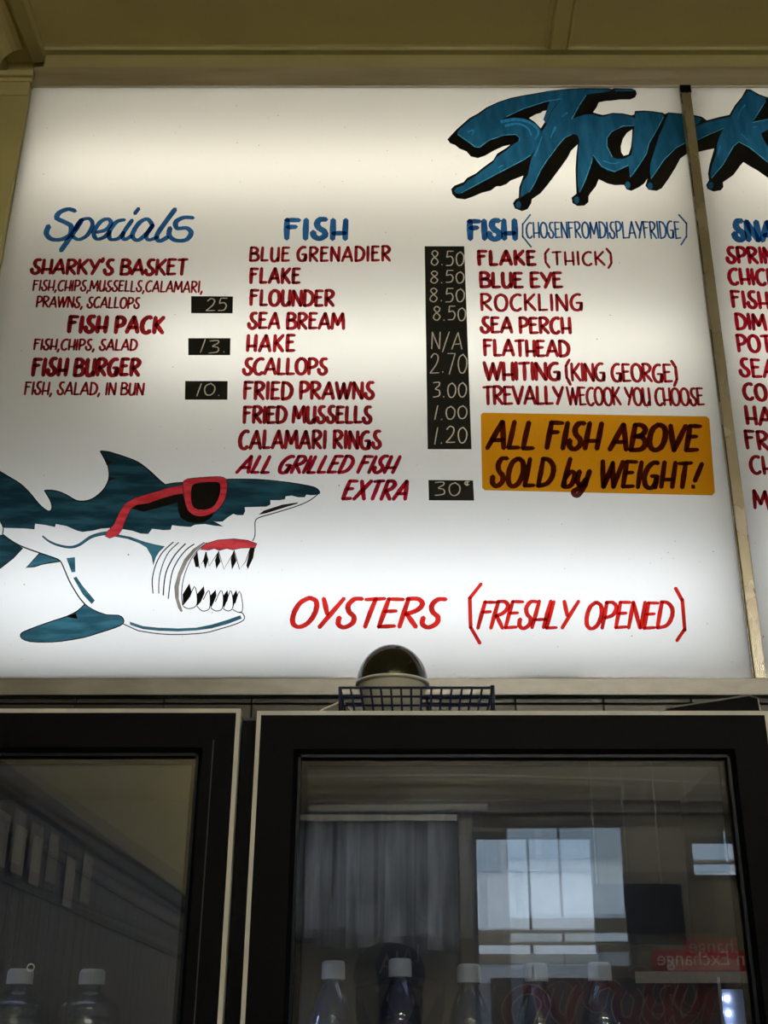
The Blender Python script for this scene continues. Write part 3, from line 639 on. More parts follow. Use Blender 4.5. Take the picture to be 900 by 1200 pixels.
for ln, w_ in [(A_([(400, 315), (500, 300), (590, 315), (650, 355), (665, 400), (640, 440)]), 4.0), (A_([(430, 345), (520, 330), (590, 360), (615, 410)]), 3.0), (A_([(640, 560), (670, 480), (690, 420)]), 2.2),
               (A_([(790, 350), (750, 430)]), 2), (B_([(150, 250), (110, 280)]), 2.5), (B_([(60, 350), (30, 430)]), 1.6), (A_([(165, 390), (210, 375), (200, 410)]), 2.2), (A_([(380, 640), (420, 620)]), 1.5), (C_([(730, 210), (690, 260), (672, 320)]), 1.8),
               (C_([(790, 380), (820, 375)]), 1.5), (C_([(700, 430), (750, 480)]), 1.5), (B_([(400, 590), (470, 610), (520, 600)]), 1.4), (C_([(540, 520), (520, 600)]), 1.5)]:
    for q_ in ribbon(cr(ln, 4) if len(ln) > 2 else ln, w_, w_ * .5): L.append((q_, 4))
SR = (0, radians(-52), 0)
BL1 = film('deep_blue_marker', (.013, .085, .165), (.022, .135, .26), tint=.93, rot=SR, st=(4, 1, 1), scale=13, lo=.36, hi=.72)
BL2 = film('pale_blue_marker', (.10, .42, .62), (.04, .26, .46), tint=.9, scale=60)
BL3 = film('bright_blue_marker', (.03, .26, .52), (.025, .17, .36), tint=.92, rot=SR, st=(7, 1, 1), scale=16)
BK = princ('black_sign_paint', (.004, .0035, .003), (.007, .006, .005), .6, scale=20, spec=.15)
mosaic(L, LY, 'painted_title', 'large painted blue title word with a black drop shadow', [BK, BL1, BK, BL2, BL3])

c4 = lambda L: [(x / 6.43, 520 + y / 6.43) for x, y in L]
c5 = lambda L: [(120 + x / 6, 520 + y / 6) for x, y in L]
c6 = lambda L: [(250 + x / 6.43, 540 + y / 6.43) for x, y in L]
c7 = lambda L: [(x / 5.625, 620 + y / 5.625) for x, y in L]
c8 = lambda L: [(150 + x / 5.625, 620 + y / 5.625) for x, y in L]
back = cr(c4([(-255, 95), (-120, 150), (0, 210), (60, 245), (150, 300), (220, 365), (290, 450), (340, 495), (375, 508), (392, 480), (380, 430), (355, 385), (335, 352)]), 3)
back2 = cr(c4([(335, 352), (380, 350), (440, 360), (500, 385), (560, 420), (600, 432), (660, 428), (720, 400), (780, 345), (815, 280), (822, 220), (808, 150), (780, 100), (755, 55)]), 3)
back3 = cr(c4([(755, 55), (820, 62)]) + c5([(80, 68), (150, 90), (250, 130), (330, 190), (400, 255), (440, 288)]), 3)
back4 = cr(c5([(440, 288), (500, 277), (560, 272), (700, 255), (870, 262)]) + c6([(100, 140), (200, 138), (330, 140), (450, 150), (580, 165), (700, 185), (770, 203), (800, 232), (796, 250)]), 3)
low = c6([(770, 257), (740, 260), (700, 255), (690, 275), (640, 275), (590, 262), (545, 268), (540, 290), (500, 297), (430, 297), (430, 330), (400, 345), (330, 347), (237, 350), (240, 380), (225, 410), (180, 410), (150, 400), (110, 425), (70, 458), (20, 460), (0, 452)]) + \
      c5([(850, 582), (790, 577), (720, 565), (650, 570), (620, 585), (540, 580), (490, 573), (480, 605), (430, 608), (350, 598), (322, 635), (270, 632), (210, 612), (150, 602), (80, 592)]) + \
      c4([(830, 635), (760, 640), (700, 655), (620, 665), (580, 655), (500, 620), (420, 605), (415, 628), (340, 612), (265, 603), (260, 645), (180, 638), (40, 635), (25, 632), (0, 580), (-60, 540), (-250, 500)])
L = [(back + back2[1:] + back3[1:] + back4[1:] + low, 0)]
tail = c4([(15, 685), (80, 730), (172, 785), (140, 825), (100, 862), (50, 905), (0, 940), (-250, 1080), (-230, 850), (-60, 690)])
L.append((tail, 0))
L.append((c4([(298, 825), (270, 855), (230, 900), (195, 935), (260, 932), (350, 902), (460, 885), (380, 852)]), 1))
L.append((c4([(500, 862), (565, 855), (568, 966), (540, 970)]), 1)); L.append((c7([(483, 322), (503, 313), (545, 375), (625, 470), (605, 495), (545, 430)]), 1))
stripe = cr(c4([(320, 695), (370, 735), (440, 765), (530, 780), (600, 760), (680, 705), (760, 680), (830, 672)]), 3)
for q_ in ribbon(stripe, 2.0, 4.6): L.append((q_, 1))
L.append((c5([(70, 630), (200, 655), (300, 690), (370, 708), (440, 722), (400, 760), (375, 800), (358, 855), (345, 790), (310, 730), (260, 700), (180, 670), (80, 652)]), 1))
pec = cr(c7([(560, 495), (610, 530), (700, 565), (780, 568), (812, 590), (812, 622), (760, 650), (650, 685), (550, 715), (400, 740), (300, 745), (200, 742), (145, 722), (135, 695), (160, 675), (250, 640), (350, 605), (440, 575), (510, 540), (558, 496)]), 2)
L.append((pec, 1)); L.append((c7([(438, 576), (500, 555), (512, 592), (480, 588)]), 3))
L.append((c8([(10, 610), (100, 640), (200, 650), (330, 655), (450, 650), (550, 630), (650, 600), (740, 568), (750, 590), (660, 625), (550, 655), (450, 668), (330, 675), (200, 670), (100, 660), (15, 632)]), 1))
for ln, w_ in [(back, 1.0), (back2, 1.0), (back3, 1.2), (back4, .9), (cr(c4([(18, 682), (100, 740), (180, 780), (290, 820), (380, 850), (450, 880), (480, 935), (520, 1029)]) + c7([(490, 400), (525, 455), (560, 495)]), 3), 1.1),
               (cr(c4([(0, 580), (25, 635), (18, 682)]), 3), .9), (c4([(172, 785), (100, 862), (0, 940)]), .8), (c4([(298, 825), (195, 935), (350, 902), (460, 885)]), .9), (pec, .9),
               (cr(c7([(812, 625), (900, 665)]) + c8([(80, 672), (200, 690), (330, 695), (500, 685), (600, 660), (700, 630), (755, 605), (768, 582), (755, 555), (735, 545)]), 3), .8),
               (cr(c8([(300, 85), (230, 150), (185, 230), (160, 330), (165, 425)]), 3), .9), (cr(c8([(335, 88), (270, 150), (230, 230), (205, 330), (203, 425)]), 3), .8),
               (cr(c8([(380, 95), (310, 170), (260, 260), (240, 340), (232, 438)]), 3), 1.0), (cr(c8([(438, 98), (380, 140), (320, 220), (285, 310), (265, 460)]), 3), .9),
               (cr(c8([(520, 90), (450, 150), (400, 230), (365, 330), (353, 430), (360, 505)]), 3), .7),
               (cr(c6([(798, 242), (740, 290), (660, 330), (540, 370), (420, 405), (340, 430), (315, 460), (315, 520), (312, 570), (295, 605)]), 3), .8),
               (c8([(455, 150), (470, 258), (500, 200)]), .6), (c8([(515, 150), (535, 245), (590, 160)]), .6), (c8([(597, 145), (632, 265), (690, 165)]), .6), (c8([(700, 140), (735, 265), (775, 215), (805, 128)]), .6),
               (cr(c8([(362, 508), (400, 525), (450, 505), (455, 440), (438, 378), (405, 450)]), 3), .7), (cr(c8([(455, 508), (490, 540), (535, 525), (542, 450), (530, 405), (495, 465)]), 3), .7),
               (cr(c8([(545, 520), (580, 540), (620, 525), (628, 450), (612, 405), (575, 480)]), 3), .7), (cr(c8([(628, 525), (660, 540), (690, 520), (690, 450), (675, 405), (650, 480)]), 3), .7),
               (cr(c8([(690, 530), (720, 546), (750, 547), (755, 490), (735, 410), (705, 490)]), 3), .7)]:
    for q_ in ribbon(ln, w_ * 1.45): L.append((q_, 3))
for pl in [c8([(430, 190), (455, 150), (466, 250), (445, 250)]), c8([(512, 145), (530, 200), (510, 262), (495, 210)]), c8([(595, 145), (610, 215), (582, 262), (573, 205)]), c8([(697, 138), (715, 210), (685, 268), (677, 200)]), c8([(805, 125), (836, 125), (825, 190), (790, 265), (780, 240)]),
           c8([(360, 430), (405, 358), (418, 410), (400, 460), (362, 505)]), c8([(455, 428), (500, 376), (506, 420), (480, 480), (455, 507)]), c8([(541, 440), (578, 400), (584, 440), (562, 490), (545, 525)]), c8([(627, 440), (655, 402), (662, 440), (645, 490), (630, 525)]), c8([(690, 440), (715, 400), (722, 440), (702, 490), (690, 525)]),
           c6([(340, 407), (380, 375), (460, 350), (520, 330), (635, 314), (635, 323), (560, 345), (480, 370), (400, 395)]), c5([(2, 88), (35, 115), (78, 127), (45, 145), (30, 150)]), c5([(48, 222), (60, 235), (100, 242), (45, 262)])]:
    L.append((pl, 3))
L.append((c8([(500, 85), (430, 130), (370, 200), (330, 290), (305, 380), (310, 450), (330, 520), (350, 548), (360, 540), (335, 460), (335, 380), (350, 310), (390, 220), (440, 150), (510, 90)]), 4))
gum = c8([(475, 135), (510, 97), (590, 72), (700, 64), (790, 74), (850, 96), (838, 125), (780, 124), (740, 126), (692, 137), (650, 128), (600, 141), (570, 128), (530, 139)])
L.append((gum, 2))
for q_ in ribbon(gum, .7, closed=True): L.append((q_, 3))
armp = c5([(565, 290), (480, 305), (400, 330), (310, 355), (220, 385), (160, 420), (120, 480), (80, 570), (30, 620), (20, 650), (50, 665), (110, 645), (140, 600), (160, 540), (200, 460), (240, 430), (320, 420), (420, 385), (500, 360), (575, 350)])
fr_ = cr(c5([(566, 268), (600, 246), (700, 236), (800, 230), (852, 236), (874, 258), (878, 300), (868, 370), (840, 430), (790, 480), (720, 508), (660, 508), (610, 480), (585, 430), (572, 360), (564, 300)]), 2)
lens = cr(c5([(640, 285), (700, 271), (800, 268), (828, 285), (828, 340), (810, 400), (770, 450), (700, 465), (650, 455), (625, 410), (622, 340), (628, 300)]), 2)
shade = c5([(200, 455), (240, 430), (560, 350), (580, 400), (600, 470), (650, 508), (720, 508), (790, 485), (760, 525), (720, 548), (660, 558), (600, 550), (550, 520), (532, 470), (530, 412), (400, 450), (290, 478)])
L += [(shade, -1), (armp, -1), (fr_, -1)]
TEAL = film('teal_marker', (.014, .045, .060), (.030, .100, .130), tint=.93, st=(1, 1, 5), rot=(0, radians(20), 0), scale=11)
TEAL2 = film('light_teal_marker', (.03, .105, .145), (.055, .19, .25), tint=.93, st=(1, 1, 5), scale=14)
REDP = film('red_marker', (.74, .075, .085), (.55, .04, .05), tint=.92, st=(1, 1, 4), scale=24)
TAUPE = film('taupe_marker', (.36, .31, .27), (.22, .19, .16), tint=.92, scale=20)
mosaic(L, LY, 'painted_shark', 'teal cartoon shark wearing red sunglasses, painted on the panel', [TEAL, TEAL2, REDP, BK, TAUPE])
L = [(c5([(200, 455), (240, 430), (560, 350), (580, 400), (600, 470), (650, 508), (720, 508), (790, 485), (760, 525), (720, 548), (660, 558), (600, 550), (550, 520), (532, 470), (530, 412), (400, 450), (290, 478)]), 1), (armp, 0), (fr_, 0)]
for q_ in ribbon(armp, .5, closed=True) + ribbon(fr_, .6, closed=True): L.append((q_, 1))
for q_ in ribbon(c5([(640, 285), (625, 330), (627, 410), (655, 458), (700, 466)]), 1.0): L.append((q_, 2))
L.append((lens, 1))
PINK = film('pink_marker', (.78, .20, .22), None, tint=.92)
REDO = princ('red_sign_paint', (.48, .03, .035), (.38, .02, .025), .5, scale=30)
mosaic(L, LY, 'painted_sunglasses', 'red framed sunglasses painted on the shark', [film('red_marker_b', (.74, .065, .080), (.56, .035, .045), tint=.92, st=(1, 1, 4), scale=24), BK, PINK])
# ================================================================= FRIDGE
fr = empty('drinks_fridge', (-.22, 1.9, 0), 'tall black drinks fridge with two glass doors edged in cream strip', 'fridge')
FX0, FX1, FZ = -.955, .513, 2.000; FB = 2.17; DY = .042
b = MB(); t = .03
b.box(FX0, FX0 + t, FD + DY, FB, .0, FZ); b.box(FX1 - t, FX1, FD + DY, FB, .0, FZ); b.box(FX0 + t, FX1 - t, FD + DY, FB, FZ - t, FZ)
b.box(FX0 + t, FX1 - t, FD + DY, FB, 0, .25); b.box(FX0 + t, FX1 - t, FB - t, FB, .25, FZ - t); b.box(-.245, -.205, FD + DY, FB - t, .25, FZ - t)
b.build('cabinet', black_in, fr)
MB().box(-.2335, -.216, FD + .012, FD + DY - .001, .1, FZ - .012).build('mullion_cover', black, fr)
MB().box(-.2335, -.2155, FD + .010, FD + .02, FZ - .0125, FZ - .011).build('cover_edge', princ('grey_edge', (.035, .036, .038), None, .5), fr)
GL1 = glassy('door_glass', (.90, .93, .93), 1.62, 0.0, gain=2.0)
GASK = princ('dark_gasket', (.010, .014, .022), None, .5)
def door(x0, x1, gx0, gx1, z0, z1, gz1, groove, label, tilt):
    gz0 = z0 + .09
    O = [(x0, z0), (x1, z0), (x1, z1), (x0, z1)]; I = [(gx0, gz0), (gx1, gz0), (gx1, gz1), (gx0, gz1)]
    e = .006; bvl = .006
    O2 = [(x0 + e, z0 + e), (x1 - e, z0 + e), (x1 - e, z1 - e), (x0 + e, z1 - e)]
    I2 = [(gx0 - bvl, gz0 - bvl), (gx1 + bvl, gz0 - bvl), (gx1 + bvl, gz1 + bvl), (gx0 - bvl, gz1 + bvl)]
    v = []; f = []
    rings = [(O2, FD + .0008), (I2, FD + .0008), (I, FD + .010), (I, FD + DY), (O2, FD + DY)]
    for R_, y_ in rings: v += [(p_[0], y_, p_[1]) for p_ in R_]
    n = len(rings)
    for r in range(n):
        for i in range(4):
            j = (i + 1) % 4; a = r * 4; c = ((r + 1) % n) * 4
            f.append((a + i, a + j, c + j, c + i))
    d = mk('door', v, f, black, fr, label=label)
    # cream strip round the edge, mitred
    v = []; f = []
    for R_, y_ in [(O, FD), (O2, FD), (O2, FD + .004), (O, FD + .018)]: v += [(p_[0], y_, p_[1]) for p_ in R_]
    for r in range(4):
        for i in range(4):
            j = (i + 1) % 4; a = r * 4; c = ((r + 1) % 4) * 4; f.append((a + i, a + j, c + j, c + i))
    mk('edge_strip', v, f, trimw, d)
    b = MB()
    b.box(x0 + .001, x0 + .004, FD + .019, FD + DY, z0, z1 - .003); b.box(x1 - .004, x1 - .001, FD + .019, FD + DY, z0, z1 - .003); b.build('edge_rail', princ('dull_aluminium', (.16, .16, .155), (.26, .26, .25), .35, 1, 20), d)
    if groove: MB().box(groove - .0007, groove + .0007, FD - .0002, FD + .001, z0 + .02, z1 - .045).build('groove_line', MATS['grey_edge'], d)
    b = MB()   # inner glazing bead
    g = .004
    b.box(gx0, gx0 + g, FD + .009, FD + .016, gz0, gz1); b.box(gx1 - g, gx1, FD + .009, FD + .016, gz0, gz1); b.box(gx0, gx1, FD + .009, FD + .016, gz1 - g, gz1)
    b.build('glazing_bead', princ('blue_black_bead', (.002, .005, .012), (.004, .008, .016), .3, spec=.2), d)
    for y_, tl_ in ((FD + .020, 0), (FD + .034, tilt)):
        h = (gx1 - gx0) / 2; cx_ = (gx0 + gx1) / 2
        tz = (gz1 - gz0) * tl_ * .35
        mk('glass_pane', [(gx0 - .003, y_ + tl_ * h + tz, gz0 - .003), (gx1 + .003, y_ - tl_ * h + tz, gz0 - .003), (gx1 + .003, y_ - tl_ * h, gz1 + .003), (gx0 - .003, y_ + tl_ * h + .0, gz1 + .003)], [(0, 1, 2, 3)], GL1, d)
    # faint spacer between the panes
    b = MB(); s_ = .012
    b.box(gx0, gx0 + s_, FD + .026, FD + .030, gz0, gz1); b.box(gx1 - s_, gx1, FD + .026, FD + .030, gz0, gz1); b.box(gx0 + s_, gx1 - s_, FD + .026, FD + .030, gz1 - s_, gz1)
    b.build('pane_spacer', princ('spacer', (.004, .004, .004), None, .6, spec=.1), d)
    return d
d1 = door(-.953, -.2362, -.897, -.2922, .12, pix(282, 830.3, FD).z, pix(232, 880.5, FD).z, -.2716, 'left fridge door with a groove line down its stile', .010)
d2 = door(-.2130, .5090, -.1530, .4497, .12, pix(300, 833, FD).z, pix(500, 882.3, FD).z, None, 'right fridge door', .016)
rs = pix(36, 1134, FD + .019); b = MB()
b.tube([(rs.x + .0045 * cos(a * pi / 12), FD + .0185, rs.z + .0045 * sin(a * pi / 12)) for a in range(25)], .0009, 6)
b.build('ring_hook', princ('white_plastic', (.75, .76, .76), None, .4), d1, smooth=True, label='small white ring stuck on the glass')
# shelves of wire
wire = princ('shelf_wire', (.25, .26, .28), None, .35, 1)
ZS1, ZS2 = 1.335, 1.435
for (xa, xb, zz) in ((-.92, -.25, ZS1), (-.20, .48, ZS2)):
    b = MB(); n = 22
    for i in range(n + 1): xx = xa + (xb - xa) * i / n; b.tube([(xx, 1.70, zz - .003), (xx, 2.12, zz - .003)], .0016, 6)
    for yy in (1.70, 1.9, 2.12): b.tube([(xa, yy, zz - .007), (xb, yy, zz - .007)], .0028, 6)
    o = b.build('wire_shelf', wire, fr); o['kind'] = 'stuff'
# LED strip with a clear cover at the right of the right bay
lm = emit('led_white', (.62, .72, 1.0), LED)
q0 = pix(852, 1159, 1.80)
MB().box(q0.x - .010, q0.x + .026, 1.806, 1.812, 1.0, q0.z).build('strip_backing', princ('strip_backing', (.35, .37, .42), None, .3), fr)
b = MB(); z = q0.z - .012
while z > 1.05:
    b.box(q0.x - .002, q0.x + .002, 1.802, 1.806, z - .003, z + .003); z -= .019
o = b.build('led_chip', lm, fr); o['kind'] = 'stuff'
MB().box(q0.x - .014, q0.x + .030, 1.792, 1.8, 1.0, q0.z + .002).build('led_cover', glassy('clear_cover', (.9, .92, 1), 1.45, .12), fr)
for sx in (-.918, -.196):   # added fill strips, unseen behind the door stiles, for bluish light low down
    b = MB(); b.box(sx - .006, sx + .006, 1.800, 1.812, 1.0, q0.z); b.build('strip_backing', MATS['strip_backing'], fr)
    b = MB(); b.box(sx - .003, sx + .003, 1.797, 1.7995, 1.02, q0.z - .01); b.build('fill_strip', emit('fill_glow', (.48, .58, 1.0), 60.0), fr)
q1 = pix(842, 1145, 1.79); MB().tube([(q1.x, 1.79, 1.0), (q1.x, 1.79, q1.z)], .0022, 8).build('divider_rod', princ('clear_rod', (.55, .58, .62), None, .2), fr)
q1 = pix(355, 1158, 1.79); MB().box(q1.x - .012, q1.x + .012, 1.79, 1.794, 1.0, q1.z).build('clear_divider', glassy('divider_plastic', (.8, .83, .88), 1.5, .1, .12, (.5, .55, .6)), fr)
# added glowing bar hidden under each bay top, brightens the bottles
for xx, sx_ in ((-.58, .5), (.13, .5)):
    MB().box(xx - sx_ / 2, xx + sx_ / 2, 1.722, 1.736, FZ - .040, FZ - .0305).build('bay_fill', emit('bay_fill_light', (.55, .64, 1.0), 6.5), fr)

# ================================================================= BOTTLES
PET = glassy('clear_bottle_plastic', (.80, .86, .95), 1.5, .04, .22, (.50, .58, .76), gain=2.6)
PETB = glassy('blue_bottle_plastic', (.70, .82, .98), 1.5, .04, .26, (.34, .46, .82), gain=2.6)
CAPM = princ('white_cap', (.62, .65, .70), (.72, .75, .80), .35, scale=30)
def bottle(big, px, py, Y, zs, label, group):
    top = pix(px, py, Y); h = top.z - zs
    o = empty('water_bottle', (top.x, Y, zs), label, 'bottle', group)
    if big:
        rc, hc, rn = .0182, .0205, .0135
        pr = [(.030, 0), (.046, .004), (.0485, .02), (.0485, .08), (.046, .09), (.0485, .10), (.0485, .15), (.046, .157), (.0485, .165), (.0490, h - .095), (.0475, h - .088), (.0490, h - .081), (.0470, h - .066), (.0440, h - .058), (.0455, h - .055), (.0370, h - .043), (.0240, h - .033), (rn, h - .027), (rn, h - .020)]
    else:
        rc, hc, rn = .0165, .0245, .0125
        pr = [(.022, 0), (.031, .004), (.033, .016), (.033, .06), (.031, .068), (.033, .076), (.033, .12), (.0315, h - .085), (.0285, h - .070), (.0245, h - .055), (.0195, h - .042), (.0150, h - .033), (rn, h - .028), (rn, h - .022)]
    lump = (lambda i, k: 1 + (.018 * cos(k * 5 * 2 * pi / 40) if 3 < i < len(pr) - 6 else 0))
    MB().lathe([(.0002, .003)] + pr, (top.x, Y, zs), 40, lump).build('bottle_body', PET if big else PETB, o, smooth=True)
    MB().lathe([(.0002, .012)] + [(r * .93, max(z, .012)) for r, z in pr[2:-6]] + [(.0002, pr[-6][1])], (top.x, Y, zs), 32).build('water', glassy('water_fill' , (.80, .88, .98), 1.33, 0, .04, (.4, .5, .7)), o, smooth=True)
    MB().lathe([(rn, h - hc - .0035), (rc * 1.0, h - hc - .0035), (rc, h - hc), (rn, h - hc)], (top.x, Y, zs), 32).build('neck_ring', PET, o, smooth=True)
    rib = lambda i, k: 1 + (.022 if k % 2 else 0) * (1 if 0 < i < 4 else 0)
    MB().lathe([(rn, h - hc), (rc, h - hc), (rc, h - hc + .004), (rc * .99, h - .005), (rc * .93, h - .0015), (rc * .80, h), (.0002, h)], (top.x, Y, zs), 60, rib).build('cap', CAPM, o, smooth=False)
    return o
g1 = 'large water bottles in the left bay'; g2 = 'slim water bottles in the right bay'
bottle(True, 25, 1135.5, 1.85, ZS1, 'large clear water bottle with a white cap, nearest the left edge of the photo', g1)
bottle(True, 109, 1136, 1.85, ZS1, 'large clear water bottle, right one of the two behind the left door', g1)
for (px, py), l in zip([(391, 1126), (469, 1123.5), (549, 1130), (628, 1129), (702, 1128)],
    ['slim water bottle first from the left behind the right door', 'slim water bottle second from the left, in front of the mirrored cap', 'slim water bottle in the middle of the five behind the right door',
     'slim water bottle fourth from the left behind the right door', 'slim water bottle last in the row, nearest the light strip']):
    bottle(False, px, py, 1.83, ZS2, l, g2)

# ================================================================= THINGS ON THE FRIDGE
bz = FZ + .001
BLUEW = princ('navy_coated_wire', (.008, .014, .065), (.014, .022, .10), .35, scale=30)
bk = empty('wire_basket', (.02, 1.8, bz), 'small navy blue coated wire basket standing on top of the fridge', 'basket')
fy, by = 1.722, 1.86
pl_, pr_ = pix(398.5, 806, fy), pix(577, 808, fy); bx0, bx1 = pl_.x, pr_.x; bt = pl_.z
def grid(name, P00, P10, P11, P01, nx, nz, r=.0017):
    P00, P10, P11, P01 = map(Vector, (P00, P10, P11, P01))
    for i in range(nx + 1):
        t = i / nx; MB().tube([P00.lerp(P10, t), P01.lerp(P11, t)], r, 6).build('wire', BLUEW, bk)
    for j in range(nz + 1):
        t = j / nz; MB().tube([P00.lerp(P01, t), P10.lerp(P11, t)], r, 6).build('wire', BLUEW, bk)
in_ = .012; zb = bz + .0015
grid('front', (bx0 + in_, fy + in_, zb), (bx1 - in_, fy + in_, zb), (bx1, fy, bt), (bx0, fy, bt), 15, 4)
grid('back', (bx0 + in_, by - in_, zb), (bx1 - in_, by - in_, zb), (bx1, by, bt), (bx0, by, bt), 15, 4)
grid('left', (bx0 + in_, fy + in_, zb), (bx0 + in_, by - in_, zb), (bx0, by, bt), (bx0, fy, bt), 6, 4)
grid('right', (bx1 - in_, fy + in_, zb), (bx1 - in_, by - in_, zb), (bx1, by, bt), (bx1, fy, bt), 6, 4)
grid('base', (bx0 + in_, fy + in_, zb), (bx1 - in_, fy + in_, zb), (bx1 - in_, by - in_, zb), (bx0 + in_, by - in_, zb), 15, 6)
MB().tube([(bx0, fy, bt), (bx1, fy, bt), (bx1, by, bt), (bx0, by, bt), (bx0, fy, bt)], .0021, 8).build('rim_wire', BLUEW, bk)
MB().tube([(bx1, fy, zb + .002), (bx1, fy - .001, bt + .003)], .0034, 8).build('corner_post', BLUEW, bk, smooth=True)
MB().tube([(bx0 + .002, fy, zb + .002), (bx0, fy - .001, bt + .001)], .0026, 8).build('corner_post', BLUEW, bk, smooth=True)

DYy = 1.797
tp = pix(460, 757, DYy); R = .0555; VS = 1.13; zr = tp.z - R * VS
dm = empty('mirror_dome', (tp.x, DYy, bz + .004), 'shiny dark mirror dome with a silver rim on a cream base in the wire basket', 'mirror')
MB().lathe([(R * cos(a), zr + R * VS * sin(a)) for a in [i * pi / 48 for i in range(25)]][:-1] + [(.0001, tp.z)], (tp.x, DYy, 0), 64).build('dome', princ('dark_chrome', (.004, .004, .004), None, .03, 0, spec=.45), dm, smooth=True)
MB().lathe([(R - .002, zr + .001), (R + .0015, zr + .0015), (R + .002, zr - .0015), (R + .0005, zr - .003), (R - .004, zr - .0035)], (tp.x, DYy, 0), 64).build('rim', princ('silver_rim', (.85, .85, .83), None, .3, .2), dm, smooth=True)
MB().lathe([(R - .003, zr - .002), (R - .004, zr - .010), (R - .012, zr - .030), (.030, bz + .010), (.028, bz + .0045), (.0001, bz + .0045)], (tp.x, DYy, 0), 48).build('base_bowl', princ('cream_plastic', (.70, .69, .60), (.76, .75, .66), .5), dm, smooth=True)

# black wedge shaped flap at the right
yw = 1.72
a = [pix(770, 834, yw), pix(790, 829, yw), pix(878, 815.8, yw), pix(888, 818.5, yw), pix(891.5, 834, yw)]
wd = empty('black_flap', (a[2].x, yw, bz), 'black open flap with a pale edge lying on the fridge by its right end', 'flap')
pts = [(a[0].x, bz + .0005), (a[1].x, a[1].z), (a[2].x, a[2].z), (a[3].x, a[3].z), (a[4].x, bz + .0005)]
MB().prism(pts, 'y', yw, yw + .30).build('flap_body', black, wd)
b = MB(); e = .0022
for i in (1,): b.prism([(pts[i][0] - .01, pts[i][1] - .0018), pts[i + 1], (pts[i + 1][0], pts[i + 1][1] + e), (pts[i][0] - .01, pts[i][1] - .0018 + e)], 'y', yw - .001, yw + .30)
b.build('flap_edge', princ('grey_flap_edge', (.11, .11, .10), (.16, .16, .15), .4), wd)
MB().tube([(pts[2][0], yw - .001, pts[2][1] + .001), (pts[3][0], yw - .001, pts[3][1]), (pts[4][0], yw - .001, pts[4][1] + .002)], .0011, 6).build('side_edge', princ('pale_edge', (.4, .41, .42), None, .4), wd)

cb = [pix(378, 832, 1.715), pix(386, 828.5, 1.715), pix(394, 825, 1.718), pix(400, 821, 1.735)]
tag(MB().tube([(cb[0].x - .02, 1.716, bz + .0022)] + [tuple(c) for c in cb] + [(cb[-1].x + .02, 1.76, bz + .02), (cb[-1].x + .04, 1.78, bz + .012)], .0018, 8).build('white_cable', princ('white_cable_plastic', (.7, .7, .66), None, .4), smooth=True),
    'thin white cable running into the wire basket from the left', 'cable')

# ================================================================= THINGS ONLY SEEN IN THE GLASS
# red banner with white lettering, and its white strip
bY = YF + .16; VB = 2 * 1.670 - bY
q0 = pix(763, 1114, VB); q1 = pix(905, 1138, VB)
sg = empty('red_banner', (q0.x, bY, q1.z), 'red banner with white lettering over a white strip, mirrored in the right fridge door', 'banner')
MB().box(q0.x, q1.x + .15, bY, bY + .01, q1.z, q0.z).build('banner_board', princ('banner_red', (.60, .03, .04), None, .4), sg)
q2 = pix(745, 1152, VB)
MB().box(q2.x, q1.x - .1, bY - .002, bY + .008, q2.z, q1.z - .002).build('white_strip', whb, sg)
tx = bpy.data.curves.new('banner_text', 'FONT'); tx.body = 'on Exchange'; tx.size = .125; tx.extrude = .001; tx.align_x = 'RIGHT'
to = bpy.data.objects.new('banner_text', tx); COL.objects.link(to); dg = bpy.context.evaluated_depsgraph_get()
tm = bpy.data.meshes.new_from_object(to.evaluated_get(dg)); bpy.data.objects.remove(to)
tm.materials.clear(); tm.materials.append(princ('banner_white', (.85, .85, .85), None, .5))
# text faces the fridge (+Y); seen from there the far end of the line is at small X
lo = bpy.data.objects.new('banner_lettering', tm); COL.objects.link(lo)
M = Matrix.Translation((q0.x + .03, bY + .0115, q1.z + .035)) @ Matrix.Rotation(pi, 4, 'Z') @ Matrix.Rotation(pi / 2, 4, 'X')
tm.transform(M); lo.parent = sg; lo.matrix_parent_inverse = Matrix.Translation(-sg.location)

# red cursive sign with gold outline on dark backing on the lower pane
cY = YF + .10; VC = 2 * 1.670 - cY
cs = empty('scroll_sign', (1.2, cY, 1.4), 'dark sign with flowing red and gold scrolls below the mirrored shop window', 'sign')
q0 = pix(575, 1146, VC); q1 = pix(850, 1146, VC)
MB().box(q0.x, q1.x, cY - .03, cY, 1.1, q0.z).build('sign_board', princ('sign_dark', (.05, .055, .075), (.09, .095, .12), .4), cs)
def scroll(pts, w_, mat, yo, nm):
    L3 = cr(pts, 5); out = []; 
    for q_ in ribbon(L3, w_):
        out.append(q_)
    v = []; f = []
    for q_ in out:
        k = len(v); v += [pix(a, b_, VC) for a, b_ in q_]; f.append((k, k + 1, k + 2, k + 3))
    v = [Vector((c.x, cY + yo, c.z)) for c in v]
    mk(nm, v, f, mat, cs)
rs_ = princ('scroll_red', (.17, .018, .03), (.12, .012, .02), .5); gs_ = princ('scroll_gold', (.42, .35, .24), None, .5)
SCR = [[(598, 1200), (594, 1180), (606, 1163), (626, 1160), (640, 1175), (632, 1200)], [(655, 1160), (650, 1185), (664, 1196), (672, 1170), (680, 1158)],
       [(730, 1158), (722, 1176), (728, 1196), (745, 1200)], [(742, 1200), (748, 1172), (742, 1162)], [(765, 1166), (758, 1188), (772, 1200), (784, 1185), (779, 1164), (788, 1160)], [(800, 1156), (792, 1180), (798, 1198), (815, 1185), (824, 1156)], [(700, 1157), (714, 1152), (724, 1160)], [(826, 1200), (834, 1170), (842, 1160)]]
